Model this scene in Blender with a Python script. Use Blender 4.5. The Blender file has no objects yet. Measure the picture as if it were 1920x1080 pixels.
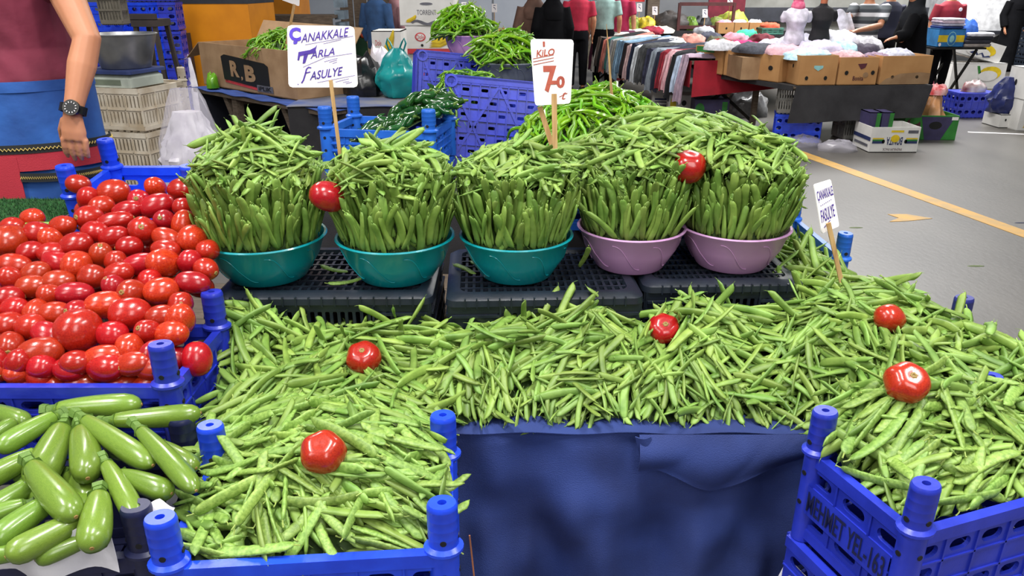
import bpy, math, random
import numpy as np
from mathutils import Vector, Matrix, Euler

SC = bpy.context.scene
COL = SC.collection
R = math.radians
rnd = random.Random(7)

# ------------------------------------------------------------------ camera
PITCH = R(22.0); EYE = 1.6; F = 1400.0
cam_d = bpy.data.cameras.new('camera'); cam = bpy.data.objects.new('camera', cam_d)
COL.objects.link(cam); SC.camera = cam
cam.location = (0, 0, EYE); cam.rotation_euler = (R(90) - PITCH, 0, 0)
cam_d.sensor_width = 36.0; cam_d.lens = F * 36.0 / 1920.0
cam_d.clip_start = 0.02; cam_d.clip_end = 200

# ------------------------------------------------------------------ world, lights, exposure
world = bpy.data.worlds.new('world'); SC.world = world; world.use_nodes = True
wn = world.node_tree.nodes['Background']
wn.inputs[0].default_value = (0.93, 0.97, 1.0, 1); wn.inputs[1].default_value = 0.20
def area(loc, size, energy, rot=(0, 0, 0), col=(1, .98, .95), sy=None):
    l = bpy.data.lights.new('area_light', 'AREA'); o = bpy.data.objects.new('area_light', l)
    COL.objects.link(o); o.location = loc; o.rotation_euler = rot
    l.energy = energy; l.size = size; l.color = col
    if sy: l.shape = 'RECTANGLE'; l.size_y = sy
    return o
# rows of hall lamps, the daylight side of the hall, then added front fills
for lx in (-2.6, 0.0, 2.6):
    area((lx, 0.9, 4.4), 0.35, 135, (R(-12), 0, 0), (1, .98, .95), 1.6)
area((-3.0, 6.0, 4.6), 0.5, 150, sy=3); area((2.5, 7.5, 4.6), 0.5, 200, sy=3)
area((6.5, 13.5, 5.5), 5.0, 1300, (R(10), R(-10), 0), (1, 1, 1))
area((-3.0, -1.6, 3.6), 1.2, 58, (R(42), 0, R(-42)), (1, .98, .95), 2.4)  # fill light added behind the camera to brighten the stall front
area((1.2, -2.2, 3.4), 1.2, 74, (R(46), 0, R(12)), (1, .98, .95), 2.8)  # second added fill, lifts the bowl and crate fronts
SC.view_settings.view_transform = 'Standard'; SC.view_settings.look = 'None'
SC.view_settings.gamma = 1; SC.view_settings.use_curve_mapping = False
SC.view_settings.exposure = 0.25

# ------------------------------------------------------------------ helpers
_c, _s = math.cos(PITCH), math.sin(PITCH)
def ray(px, py):
    x = (px - 960) / F; y = (540 - py) / F
    return Vector((x, _c + y * _s, -_s + y * _c))
def at(px, py, z):
    r = ray(px, py); return Vector((0, 0, EYE)) + r * ((z - EYE) / r.z)
def atY(px, py, Y):
    r = ray(px, py); return Vector((0, 0, EYE)) + r * (Y / r.y)

def lin(r, g, b):
    f = lambda c: (c / 255 / 12.92) if c / 255 <= .04045 else ((c / 255 + .055) / 1.055) ** 2.4
    return (f(r), f(g), f(b), 1)

MATS = {}
def mat(name, rgb, rough=.5, rgb2=None, scale=8, var=0, bump=0, bscale=60, metal=0, spec=.5, trans=0, alpha=1,
        island=False, obj_rand=False, emit=0, stretch=None, detail=3, sss=0, coat=0, ramp=(.35, .65)):
    """procedural material: noise mix of two colours, optional per-piece variation and fine relief"""
    if name in MATS: return MATS[name]
    m = bpy.data.materials.new(name); MATS[name] = m; m.use_nodes = True
    nt = m.node_tree; N = nt.nodes; L = nt.links
    b = N['Principled BSDF']
    b.inputs['Roughness'].default_value = rough; b.inputs['Metallic'].default_value = metal
    b.inputs['Specular IOR Level'].default_value = spec
    if trans: b.inputs['Transmission Weight'].default_value = trans
    if alpha < 1: b.inputs['Alpha'].default_value = alpha
    if sss:
        b.inputs['Subsurface Weight'].default_value = sss; b.inputs['Subsurface Radius'].default_value = (.01, .006, .003)
    if coat: b.inputs['Coat Weight'].default_value = coat; b.inputs['Coat Roughness'].default_value = .08
    c1 = lin(*rgb); c2 = lin(*(rgb2 or [max(0, v * .82) for v in rgb]))
    tc = N.new('ShaderNodeTexCoord'); src = tc.outputs['Object']
    if stretch:
        mp = N.new('ShaderNodeMapping'); mp.inputs['Scale'].default_value = stretch
        L.new(src, mp.inputs[0]); src = mp.outputs[0]
    nz = N.new('ShaderNodeTexNoise'); nz.inputs['Scale'].default_value = scale; nz.inputs['Detail'].default_value = detail
    L.new(src, nz.inputs['Vector'])
    cr = N.new('ShaderNodeValToRGB'); cr.color_ramp.elements[0].position = ramp[0]; cr.color_ramp.elements[1].position = ramp[1]
    cr.color_ramp.elements[0].color = c1; cr.color_ramp.elements[1].color = c2
    L.new(nz.outputs['Fac'], cr.inputs[0]); out = cr.outputs[0]
    if var:
        hs = N.new('ShaderNodeHueSaturation')
        if obj_rand:
            oi = N.new('ShaderNodeObjectInfo'); rv = oi.outputs['Random']
        else:
            ge = N.new('ShaderNodeNewGeometry'); rv = ge.outputs['Random Per Island']
        m1 = N.new('ShaderNodeMapRange'); m1.inputs[3].default_value = 1 - var; m1.inputs[4].default_value = 1 + var
        L.new(rv, m1.inputs[0]); L.new(m1.outputs[0], hs.inputs['Value'])
        m3 = N.new('ShaderNodeMath'); m3.operation = 'MULTIPLY'; m3.inputs[1].default_value = 7.31; L.new(rv, m3.inputs[0])
        m4 = N.new('ShaderNodeMath'); m4.operation = 'FRACT'; L.new(m3.outputs[0], m4.inputs[0])
        m2 = N.new('ShaderNodeMapRange'); m2.inputs[3].default_value = .5 - var * .06; m2.inputs[4].default_value = .5 + var * .06
        L.new(m4.outputs[0], m2.inputs[0]); L.new(m2.outputs[0], hs.inputs['Hue'])
        L.new(out, hs.inputs['Color']); out = hs.outputs[0]
    L.new(out, b.inputs['Base Color'])
    if bump:
        n2 = N.new('ShaderNodeTexNoise'); n2.inputs['Scale'].default_value = bscale; n2.inputs['Detail'].default_value = 4
        L.new(src, n2.inputs['Vector'])
        bp = N.new('ShaderNodeBump'); bp.inputs['Strength'].default_value = bump; bp.inputs['Distance'].default_value = .01
        L.new(n2.outputs['Fac'], bp.inputs['Height']); L.new(bp.outputs[0], b.inputs['Normal'])
    return m

class MB:
    """collects shapes; build() links them as ONE mesh object"""
    def __init__(s): s.v = []; s.f = []
    def add(s, v, f):
        n = len(s.v); s.v += [tuple(p) for p in v]; s.f += [tuple(i + n for i in q) for q in f]; return s
    def box(s, c, d, M=None, taper=1.0):
        x, y, z = (k / 2 for k in d)
        v = [Vector((sx * x * (taper if sz > 0 else 1), sy * y * (taper if sz > 0 else 1), sz * z)) for sz in (-1, 1) for sx, sy in ((-1, -1), (1, -1), (1, 1), (-1, 1))]
        if M is not None: v = [M @ p for p in v]
        v = [p + Vector(c) for p in v]
        return s.add(v, [(3, 2, 1, 0), (4, 5, 6, 7), (0, 1, 5, 4), (1, 2, 6, 5), (2, 3, 7, 6), (3, 0, 4, 7)])
    def bar(s, a, b, w, h, up=(0, 0, 1)):
        a = Vector(a); b = Vector(b); d = (b - a); L = d.length; x = d.normalized(); u = Vector(up)
        if abs(x.dot(u)) > .98: u = Vector((0, 1, 0))
        y = u.cross(x).normalized(); z = x.cross(y)
        M = Matrix((x, y, z)).transposed()
        return s.box((a + b) / 2, (L, w, h), M)
    def loft(s, rings, cap=True, closed=True):
        n = len(rings[0]); v = [p for r in rings for p in r]; f = []
        for i in range(len(rings) - 1):
            for j in range(n if closed else n - 1):
                k = (j + 1) % n
                f.append((i * n + j, i * n + k, (i + 1) * n + k, (i + 1) * n + j))
        if cap and closed:
            f.append(tuple(reversed(range(n)))); f.append(tuple((len(rings) - 1) * n + j for j in range(n)))
        return s.add(v, f)
    def tube(s, pts, rad, n=8, flat=1.0, cap=True, up=None):
        pts = [Vector(p) for p in pts]
        if not hasattr(rad, '__len__'): rad = [rad] * len(pts)
        rings = []; prev = None
        for i, p in enumerate(pts):
            t = (pts[min(i + 1, len(pts) - 1)] - pts[max(i - 1, 0)]).normalized()
            if prev is None:
                a = Vector(up) if up else (Vector((0, 0, 1)) if abs(t.z) < .9 else Vector((1, 0, 0)))
            else: a = prev
            y = (a - t * a.dot(t)).normalized(); prev = y; x = t.cross(y)
            r = rad[i]
            rx, ry = (r if hasattr(r, '__len__') else (r, r * flat))
            rings.append([p + x * (rx * math.cos(2 * math.pi * k / n)) + y * (ry * math.sin(2 * math.pi * k / n)) for k in range(n)])
        return s.loft(rings, cap)
    def lathe(s, prof, n=24, c=(0, 0, 0), sx=1, sy=1, cap=True):
        rings = [[(c[0] + r * sx * math.cos(2 * math.pi * k / n), c[1] + r * sy * math.sin(2 * math.pi * k / n), c[2] + z) for k in range(n)] for r, z in prof]
        return s.loft(rings, cap)
    def ball(s, c, r, n=12, m=8):
        if not hasattr(r, '__len__'): r = (r, r, r)
        prof = []
        rings = []
        for i in range(m + 1):
            a = -math.pi / 2 + math.pi * i / m; a = max(-1.5, min(1.5, a))
            rings.append([(c[0] + r[0] * math.cos(a) * math.cos(2 * math.pi * k / n), c[1] + r[1] * math.cos(a) * math.sin(2 * math.pi * k / n), c[2] + r[2] * math.sin(a)) for k in range(n)])
        return s.loft(rings)
    def prism(s, poly, a, b, axis='z'):
        """2D polygon extruded between a and b along an axis"""
        mk = {'z': lambda p, t: (p[0], p[1], t), 'y': lambda p, t: (p[0], t, p[1]), 'x': lambda p, t: (t, p[0], p[1])}[axis]
        n = len(poly)
        v = [mk(p, a) for p in poly] + [mk(p, b) for p in poly]
        f = [tuple(reversed(range(n))), tuple(range(n, 2 * n))] + [(i, (i + 1) % n, n + (i + 1) % n, n + i) for i in range(n)]
        return s.add(v, f)
    def grid(s, fn, nu, nv, thick=0):
        v = [Vector(fn(i / nu, j / nv)) for j in range(nv + 1) for i in range(nu + 1)]
        f = [(j * (nu + 1) + i, j * (nu + 1) + i + 1, (j + 1) * (nu + 1) + i + 1, (j + 1) * (nu + 1) + i) for j in range(nv) for i in range(nu)]
        if thick:
            nr = [Vector((0, 0, 0)) for _ in v]
            for q in f:
                nn = (v[q[1]] - v[q[0]]).cross(v[q[2]] - v[q[0]])
                for i in q: nr[i] += nn
            n = len(v)
            v2 = [p - (k.normalized() if k.length else Vector((0, 0, 1))) * thick for p, k in zip(v, nr)]
            f2 = [tuple(i + n for i in reversed(q)) for q in f]
            W = nu + 1
            edge = [i for i in range(nu + 1)] + [j * W + nu for j in range(1, nv + 1)] + [nv * W + i for i in range(nu - 1, -1, -1)] + [j * W for j in range(nv - 1, 0, -1)]
            sd = [(edge[(k + 1) % len(edge)], edge[k], edge[k] + n, edge[(k + 1) % len(edge)] + n) for k in range(len(edge))]
            return s.add(v + v2, f + f2 + sd)
        return s.add(v, f)
    def holed(s, x0, x1, z0, z1, hw, hh, y0, y1, rr=1.0, n=5):
        """a plate cell in the XZ plane, y0..y1 thick, with a rounded slot of half size hw x hh"""
        cx, cz = (x0 + x1) / 2, (z0 + z1) / 2
        r = min(hw, hh) * rr; pin = []
        for qx, qz, a0 in ((1, 1, 0), (-1, 1, 90), (-1, -1, 180), (1, -1, 270)):
            for k in range(n):
                a = R(a0 + 90 * k / (n - 1))
                pin.append((qx * (hw - r) + r * math.cos(a), qz * (hh - r) + r * math.sin(a)))
        W, H = (x1 - x0) / 2, (z1 - z0) / 2; pout = []
        for q, (qx, qz) in enumerate(((1, 1), (-1, 1), (-1, -1), (1, -1))):
            for k in range(n):
                t = k / (n - 1)
                e = (t if q in (0, 2) else t)
                if q == 0: p = (W, H * min(1, 2 * t)) if t <= .5 else (W * (2 - 2 * t), H)
                elif q == 1: p = (-W * min(1, 2 * t), H) if t <= .5 else (-W, H * (2 - 2 * t))
                elif q == 2: p = (-W, -H * min(1, 2 * t)) if t <= .5 else (-W * (2 - 2 * t), -H)
                else: p = (W * min(1, 2 * t), -H) if t <= .5 else (W, -H * (2 - 2 * t))
                pout.append(p)
        m = len(pin)
        v = [(cx + p[0], y, cz + p[1]) for y in (y0, y1) for p in pin] + [(cx + p[0], y, cz + p[1]) for y in (y0, y1) for p in pout]
        f = []
        for k in range(m):
            j = (k + 1) % m
            f += [(k, j, 2 * m + j, 2 * m + k), (m + j, m + k, 3 * m + k, 3 * m + j), (j, k, m + k, m + j)]
        return s.add(v, f)
    def mesh(s, name, m=None, smooth=False):
        me = bpy.data.meshes.new(name); me.from_pydata(s.v, [], s.f)
        if m: me.materials.append(m)
        if smooth: me.shade_smooth(); me.set_sharp_from_angle(angle=R(42))
        return me
    def build(s, name, m, parent=None, smooth=False, loc=None, rot=None):
        return link(name, s.mesh(name, m, smooth), parent, loc, rot)

def link(name, me, parent=None, loc=None, rot=None, M=None):
    o = bpy.data.objects.new(name, me); COL.objects.link(o)
    if parent is not None: o.parent = parent
    if loc is not None: o.location = loc
    if rot is not None: o.rotation_euler = rot
    if M is not None: o.matrix_local = M
    return o
def tag(o, label, cat=None, group=None, kind=None):
    o['label'] = label
    if cat: o['category'] = cat
    if group: o['group'] = group
    if kind: o['kind'] = kind
    return o
def empty(name, loc=(0, 0, 0), rz=0, label=None, cat=None, group=None, tilt=0):
    o = bpy.data.objects.new(name, None); COL.objects.link(o); o.empty_display_size = .1
    o.location = loc; o.rotation_euler = (tilt, 0, rz)
    if label: tag(o, label, cat, group)
    return o
def struct(o, label=None):
    o['kind'] = 'structure'
    if label: o['label'] = label
    return o
def noise3(p, s=1.0, seed=0):
    from mathutils import noise
    return noise.noise((p[0] * s + seed * 13.7, p[1] * s + seed * 5.1, p[2] * s + seed * 9.3))

def baked(mb, name, m, parent=None, voxel=.01, smooth=2):
    """overlapping lofts melted into one continuous surface (voxel remesh), then fixed as a plain mesh"""
    tmp = bpy.data.objects.new('tmp', mb.mesh('tmp')); COL.objects.link(tmp)
    md = tmp.modifiers.new('r', 'REMESH'); md.mode = 'VOXEL'; md.voxel_size = voxel; md.use_smooth_shade = True
    if smooth:
        sm = tmp.modifiers.new('s', 'SMOOTH'); sm.iterations = smooth; sm.factor = .5
    dg = bpy.context.evaluated_depsgraph_get()
    me = bpy.data.meshes.new_from_object(tmp.evaluated_get(dg)); me.name = name
    old = tmp.data; bpy.data.objects.remove(tmp); bpy.data.meshes.remove(old)
    me.materials.clear(); me.materials.append(m)
    return link(name, me, parent)

def text_verts(body, size=1.0, shear=0, bold=0, space=1.0):
    cu = bpy.data.curves.new('t', 'FONT'); cu.body = body; cu.size = size; cu.shear = shear; cu.offset = bold
    cu.space_character = space; cu.resolution_u = 3
    cu.align_x = 'CENTER'; cu.align_y = 'CENTER'
    ob = bpy.data.objects.new('t', cu)
    me = bpy.data.meshes.new_from_object(ob)
    v = [tuple(x.co)[:2] for x in me.vertices]; f = [tuple(p.vertices) for p in me.polygons]
    bpy.data.objects.remove(ob); bpy.data.curves.remove(cu); bpy.data.meshes.remove(me)
    xs = [p[0] for p in v]; ys = [p[1] for p in v]
    x0, x1, y0, y1 = min(xs), max(xs), min(ys), max(ys)
    return [((x - x0) / (x1 - x0), (y - y0) / (y1 - y0)) for x, y in v], f

class Face:
    """a flat face spanned by four corners (bottom left, bottom right, top right, top left) for flat print"""
    def __init__(s, bl, br, tr, tl, off=.0015):
        s.c = [Vector(p) for p in (bl, br, tr, tl)]
        s.n = (s.c[1] - s.c[0]).cross(s.c[3] - s.c[0]).normalized(); s.off = off
    def P(s, u, v, lift=1.0):
        a, b, c, d = s.c
        return (a * (1 - u) + b * u) * (1 - v) + (d * (1 - u) + c * u) * v + s.n * s.off * lift
    def text(s, body, u0, u1, v0, v1, m, parent, rot=0, shear=0, bold=0, name='lettering', slant=0, flip=False, lift=1.0):
        vs, fs = text_verts(body, 1.0, shear, bold)
        mb = MB(); out = []
        for x, y in vs:
            if flip: x, y = 1 - x, 1 - y
            out.append(s.P(u0 + (u1 - u0) * x, v0 + (v1 - v0) * y + slant * (x - .5), lift))
        mb.add(out, fs); return mb.build(name, m, parent)
    def poly(s, pts, m, parent, name='print', lift=1.0):
        mb = MB(); mb.add([s.P(u, v, lift) for u, v in pts], [tuple(range(len(pts)))]); return mb.build(name, m, parent)
    def rect(s, u0, u1, v0, v1, m, parent, name='print', lift=1.0):
        return s.poly([(u0, v0), (u1, v0), (u1, v1), (u0, v1)], m, parent, name, lift)
    def disc(s, u, v, ru, rv, m, parent, name='print', n=16, lift=1.0):
        return s.poly([(u + ru * math.cos(2 * math.pi * k / n), v + rv * math.sin(2 * math.pi * k / n)) for k in range(n)], m, parent, name, lift)
    def line(s, pts, w, m, parent, name='print', lift=1.0):
        mb = MB(); L = []
        for i, (u, v) in enumerate(pts):
            a = pts[max(0, i - 1)]; b = pts[min(len(pts) - 1, i + 1)]
            du, dv = b[0] - a[0], b[1] - a[1]; l = math.hypot(du, dv) or 1
            L.append((s.P(u - dv / l * w / 2, v + du / l * w / 2, lift), s.P(u + dv / l * w / 2, v - du / l * w / 2, lift)))
        mb.add([p for q in L for p in q], [(2 * i, 2 * i + 1, 2 * i + 3, 2 * i + 2) for i in range(len(L) - 1)])
        return mb.build(name, m, parent)

# ------------------------------------------------------------------ materials
M_conc = mat('concrete', (98, 94, 89), .40, (77, 74, 70), 1.4, bump=.12, bscale=35, detail=8, stretch=(1, .5, 1), ramp=(.3, .75))
M_yline = mat('yellow_paint', (196, 148, 62), .6, (170, 138, 82), 9, detail=6)
M_blue = mat('blue_plastic', (34, 78, 232), .32, (28, 62, 205), 12, bump=.05, bscale=90)
M_blue2 = mat('mid_blue_plastic', (40, 104, 205), .35, (32, 88, 182), 12, bump=.05, bscale=90)
M_blue3 = mat('deep_blue_plastic', (40, 56, 186), .35, (32, 46, 160), 12, bump=.05, bscale=90)
M_navy = mat('navy_plastic', (30, 34, 72), .4, (22, 26, 58), 12, bump=.05)
M_dark = mat('black_plastic', (26, 33, 44), .38, (18, 24, 34), 10, bump=.06)
M_white_pl = mat('dirty_white_plastic', (205, 196, 180), .5, (168, 152, 128), 7, bump=.05, detail=6)
M_teal = mat('teal_plastic', (10, 148, 158), .28, (8, 138, 150), 4, coat=.3)
M_pink = mat('lilac_plastic', (196, 150, 196), .35, (188, 140, 188), 4)
M_gbowl = mat('grey_plastic', (108, 116, 124), .4, (96, 102, 112), 5)
M_bean = mat('bean_green', (134, 163, 76), .5, (90, 122, 44), 18, var=.22, detail=4, ramp=(.3, .7), bump=.12, bscale=70)
M_beani = mat('bean_green_single', (138, 167, 80), .48, (94, 127, 46), 22, var=.16, obj_rand=True, ramp=(.3, .7), bump=.12, bscale=70)
M_stem = mat('stem_green', (150, 168, 84), .6, (120, 140, 60), 40)
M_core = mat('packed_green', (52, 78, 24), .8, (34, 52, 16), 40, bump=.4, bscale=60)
M_tom = mat('tomato_red', (168, 34, 20), .24, (140, 20, 12), 14, var=.12, obj_rand=True, coat=.25, ramp=(.35, .7), bump=.03, bscale=20)
M_tomo = mat('tomato_orange_red', (188, 58, 24), .24, (164, 34, 16), 9, coat=.25)
M_scar = mat('stem_scar', (150, 120, 62), .7, (110, 96, 46), 120)
M_zuc = mat('courgette_green', (116, 144, 52), .28, (76, 106, 32), 44, var=.14, obj_rand=True, coat=.2, stretch=(.5, 2.5, 2.5), detail=6, ramp=(.3, .75))
M_zstem = mat('courgette_stem', (96, 128, 48), .6, (70, 100, 34), 60)
M_pep = mat('chilli_green', (118, 166, 26), .25, (84, 140, 18), 14, var=.22, obj_rand=True)
M_pepj = mat('chilli_green_pile', (112, 160, 28), .3, (80, 134, 18), 14, var=.25)
M_dpep = mat('dark_pepper', (28, 78, 26), .16, (20, 60, 20), 10, var=.25, obj_rand=True, coat=.4)
M_wood = mat('stake_wood', (196, 160, 110), .7, (168, 128, 82), 5, stretch=(20, 20, 1.5), bump=.1)
M_plank = mat('old_plank', (112, 98, 84), .8, (84, 72, 60), 6, stretch=(2, 14, 14), bump=.2)
M_card = mat('cardboard', (190, 142, 90), .8, (176, 128, 78), 5, bump=.05)
M_card2 = mat('worn_cardboard', (166, 134, 100), .85, (146, 114, 82), 6, bump=.08)
M_paper = mat('white_card', (240, 236, 236), .6, (232, 228, 228), 6)
M_news = mat('white_paper', (222, 220, 226), .7, (206, 204, 212), 9, bump=.1)
M_ink = mat('purple_ink', (74, 48, 150), .5, (60, 40, 130), 30)
M_ink2 = mat('violet_ink', (92, 70, 200), .5, (80, 56, 185), 30)
M_rink = mat('brown_red_ink', (164, 76, 56), .6, (146, 60, 44), 30)
M_cloth = mat('blue_fabric', (36, 56, 118), .8, (30, 46, 100), 6, bump=.3, bscale=420)
M_clothd = mat('black_fabric', (48, 47, 50), .9, (38, 37, 40), 8, bump=.3, bscale=300)
M_bluec = mat('blue_table_cloth', (40, 70, 140), .85, (30, 54, 112), 10, bump=.2)
M_turf = mat('turf_green', (30, 84, 34), .9, (18, 58, 22), 60, var=.3)
M_alu = mat('aluminium', (176, 176, 176), .38, (140, 142, 146), 6, metal=.85, bump=.1, bscale=8)
M_black = mat('black', (14, 14, 16), .6)
M_bag = mat('clear_bag', (226, 222, 232), .2, (210, 206, 220), 10, alpha=.3)
M_bagw = mat('white_bag', (226, 222, 228), .35, (206, 200, 212), 12, bump=.3, bscale=20)
M_tealbag = mat('teal_bag', (22, 150, 148), .25, (16, 124, 126), 7, bump=.15, bscale=14)
M_blackbag = mat('black_bag', (22, 22, 26), .25, (16, 16, 18), 7, bump=.2, bscale=14)
M_skin = mat('skin', (192, 134, 100), .5, (180, 120, 88), 8, sss=.05)
M_shirt = mat('maroon_shirt', (122, 40, 62), .85, (108, 34, 54), 6, bump=.9, bscale=7)
M_apron = mat('apron_blue', (38, 92, 168), .8, (28, 70, 138), 6, bump=.7, bscale=9)
M_apred = mat('apron_red', (178, 40, 56), .8, (160, 34, 50), 6, bump=.2, bscale=300)
M_trim = mat('trim_black', (34, 36, 36), .85)
M_gold = mat('trim_yellow', (206, 180, 100), .7)
M_hair = mat('dark_hair', (30, 24, 22), .6)
M_eye = mat('eye', (30, 26, 26), .2)
M_steel = mat('dark_steel', (60, 58, 56), .35, metal=.8)
M_orange = mat('orange_paint', (226, 142, 16), .5, (212, 130, 12), 4)
M_dband = mat('dark_band', (48, 50, 58), .6)
M_wall = mat('grey_wall', (150, 152, 156), .7, (136, 138, 142), 2, detail=6)
M_wallw = mat('pale_wall', (206, 212, 222), .6, (196, 202, 214), 2)
M_wallc = mat('raw_concrete', (132, 132, 126), .8, (110, 110, 104), 3, detail=8)

# ================================================================== the setting
fl = MB(); fl.box((0, 14, -.05), (70, 60, .1)); struct(fl.build('floor', M_conc), 'grey concrete market hall floor')
def floor_patch(name, pts, m, label, z=.003):
    mb = MB(); mb.prism([(p.x, p.y) for p in pts], .0, z); o = mb.build(name, m); return struct(o, label)
floor_patch('trim_1', [at(1335, 225, 0), at(1345, 222, 0), at(1500, 282, 0), at(1920, 432, 0), at(1920, 446, 0), at(1490, 288, 0)], M_yline, 'yellow line painted across the concrete floor')
floor_patch('trim_2', [at(1664, 402, 0), at(1700, 402, 0), at(1748, 410, 0), at(1700, 415, 0), at(1668, 416, 0), at(1685, 409, 0)], M_yline, 'short worn yellow paint arrow on the floor')
floor_patch('trim_3', [at(1385, 240, 0), at(1425, 238, 0), at(1425, 244, 0), at(1400, 246, 0)], M_yline, 'yellow paint remnant by the blue floor crate')
floor_patch('trim_4', [at(1105, 172, 0), at(1130, 170, 0), at(1145, 178, 0), at(1120, 178, 0)], M_yline, 'yellow paint mark below the garment table')
for k, (a, b) in enumerate([((1730, 192), (1800, 190)), ((1815, 248), (1920, 252)), ((1560, 322), (1562, 322))]):
    p = at(*a, 0); q = at(*b, 0)
    if k < 2:
        mb = MB(); mb.bar((p.x, p.y, .002), (q.x, q.y, .002), .05, .004); struct(mb.build('trim_%d' % (5 + k), M_paper), 'thin white line painted on the floor')

# orange pillars with a black band
def pillar(n, x0, x1, yb, Y, depth, band, label):
    a = atY(x0, yb, Y); b = atY(x1, yb, Y)
    w = b.x - a.x; cx = (a.x + b.x) / 2
    mb = MB(); mb.box((cx, Y + depth / 2, 2.1), (w, depth, 4.2)); o = struct(mb.build('wall_%s' % n, M_orange), label)
    zb = atY(x0, band, Y).z
    mb = MB(); mb.box((cx, Y + depth / 2, zb + .3), (w + .012, depth + .012, .6)); mb.build('painted_band', M_dband, o)
pillar('pillar_left', 343, 474, 85, 9.2, 1.0, 7, 'square orange pillar with black painted band')
pillar('pillar_centre', 476, 553, 45, 12.2, 1.0, -22, 'second orange pillar behind the plank table')
# far walls
def wall(name, x0, x1, Y, m, label, h=4.0, d=.2, z0=0):
    a = atY(x0, 0, Y).x; b = atY(x1, 0, Y).x
    mb = MB(); mb.box(((a + b) / 2, Y + d / 2, z0 + (h - z0) / 2), (b - a, d, h - z0)); return struct(mb.build(name, m), label)
wall('wall_back', -900, 1190, 21, M_wallw, 'pale far wall of the hall')
w2 = wall('wall_back_grey', 1185, 1420, 19, M_wall, 'grey far wall behind the garment stalls')
for k in range(3):
    a = atY(925 + 80 * k, 0, 21).x
    mb = MB(); mb.box((a, 20.985, 2), (.03, .03, 4)); struct(mb.build('trim_%d' % (10 + k), M_wall), 'joint strip between pale wall panels')
w3 = wall('wall_right_concrete', 1388, 1735, 15.5, M_wallc, 'raw concrete wall with dark band', 4.0, .6)
a = atY(1386, 14, 15.45); b = atY(1735, 40, 15.45)
mb = MB(); mb.box(((a.x + b.x) / 2, 15.45, (a.z + b.z) / 2), (b.x - a.x, .1, a.z - b.z)); mb.build('painted_band', M_dband, w3)
wall('wall_left', -900, 330, 14, M_wall, 'grey wall behind the crate stacks')

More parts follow.
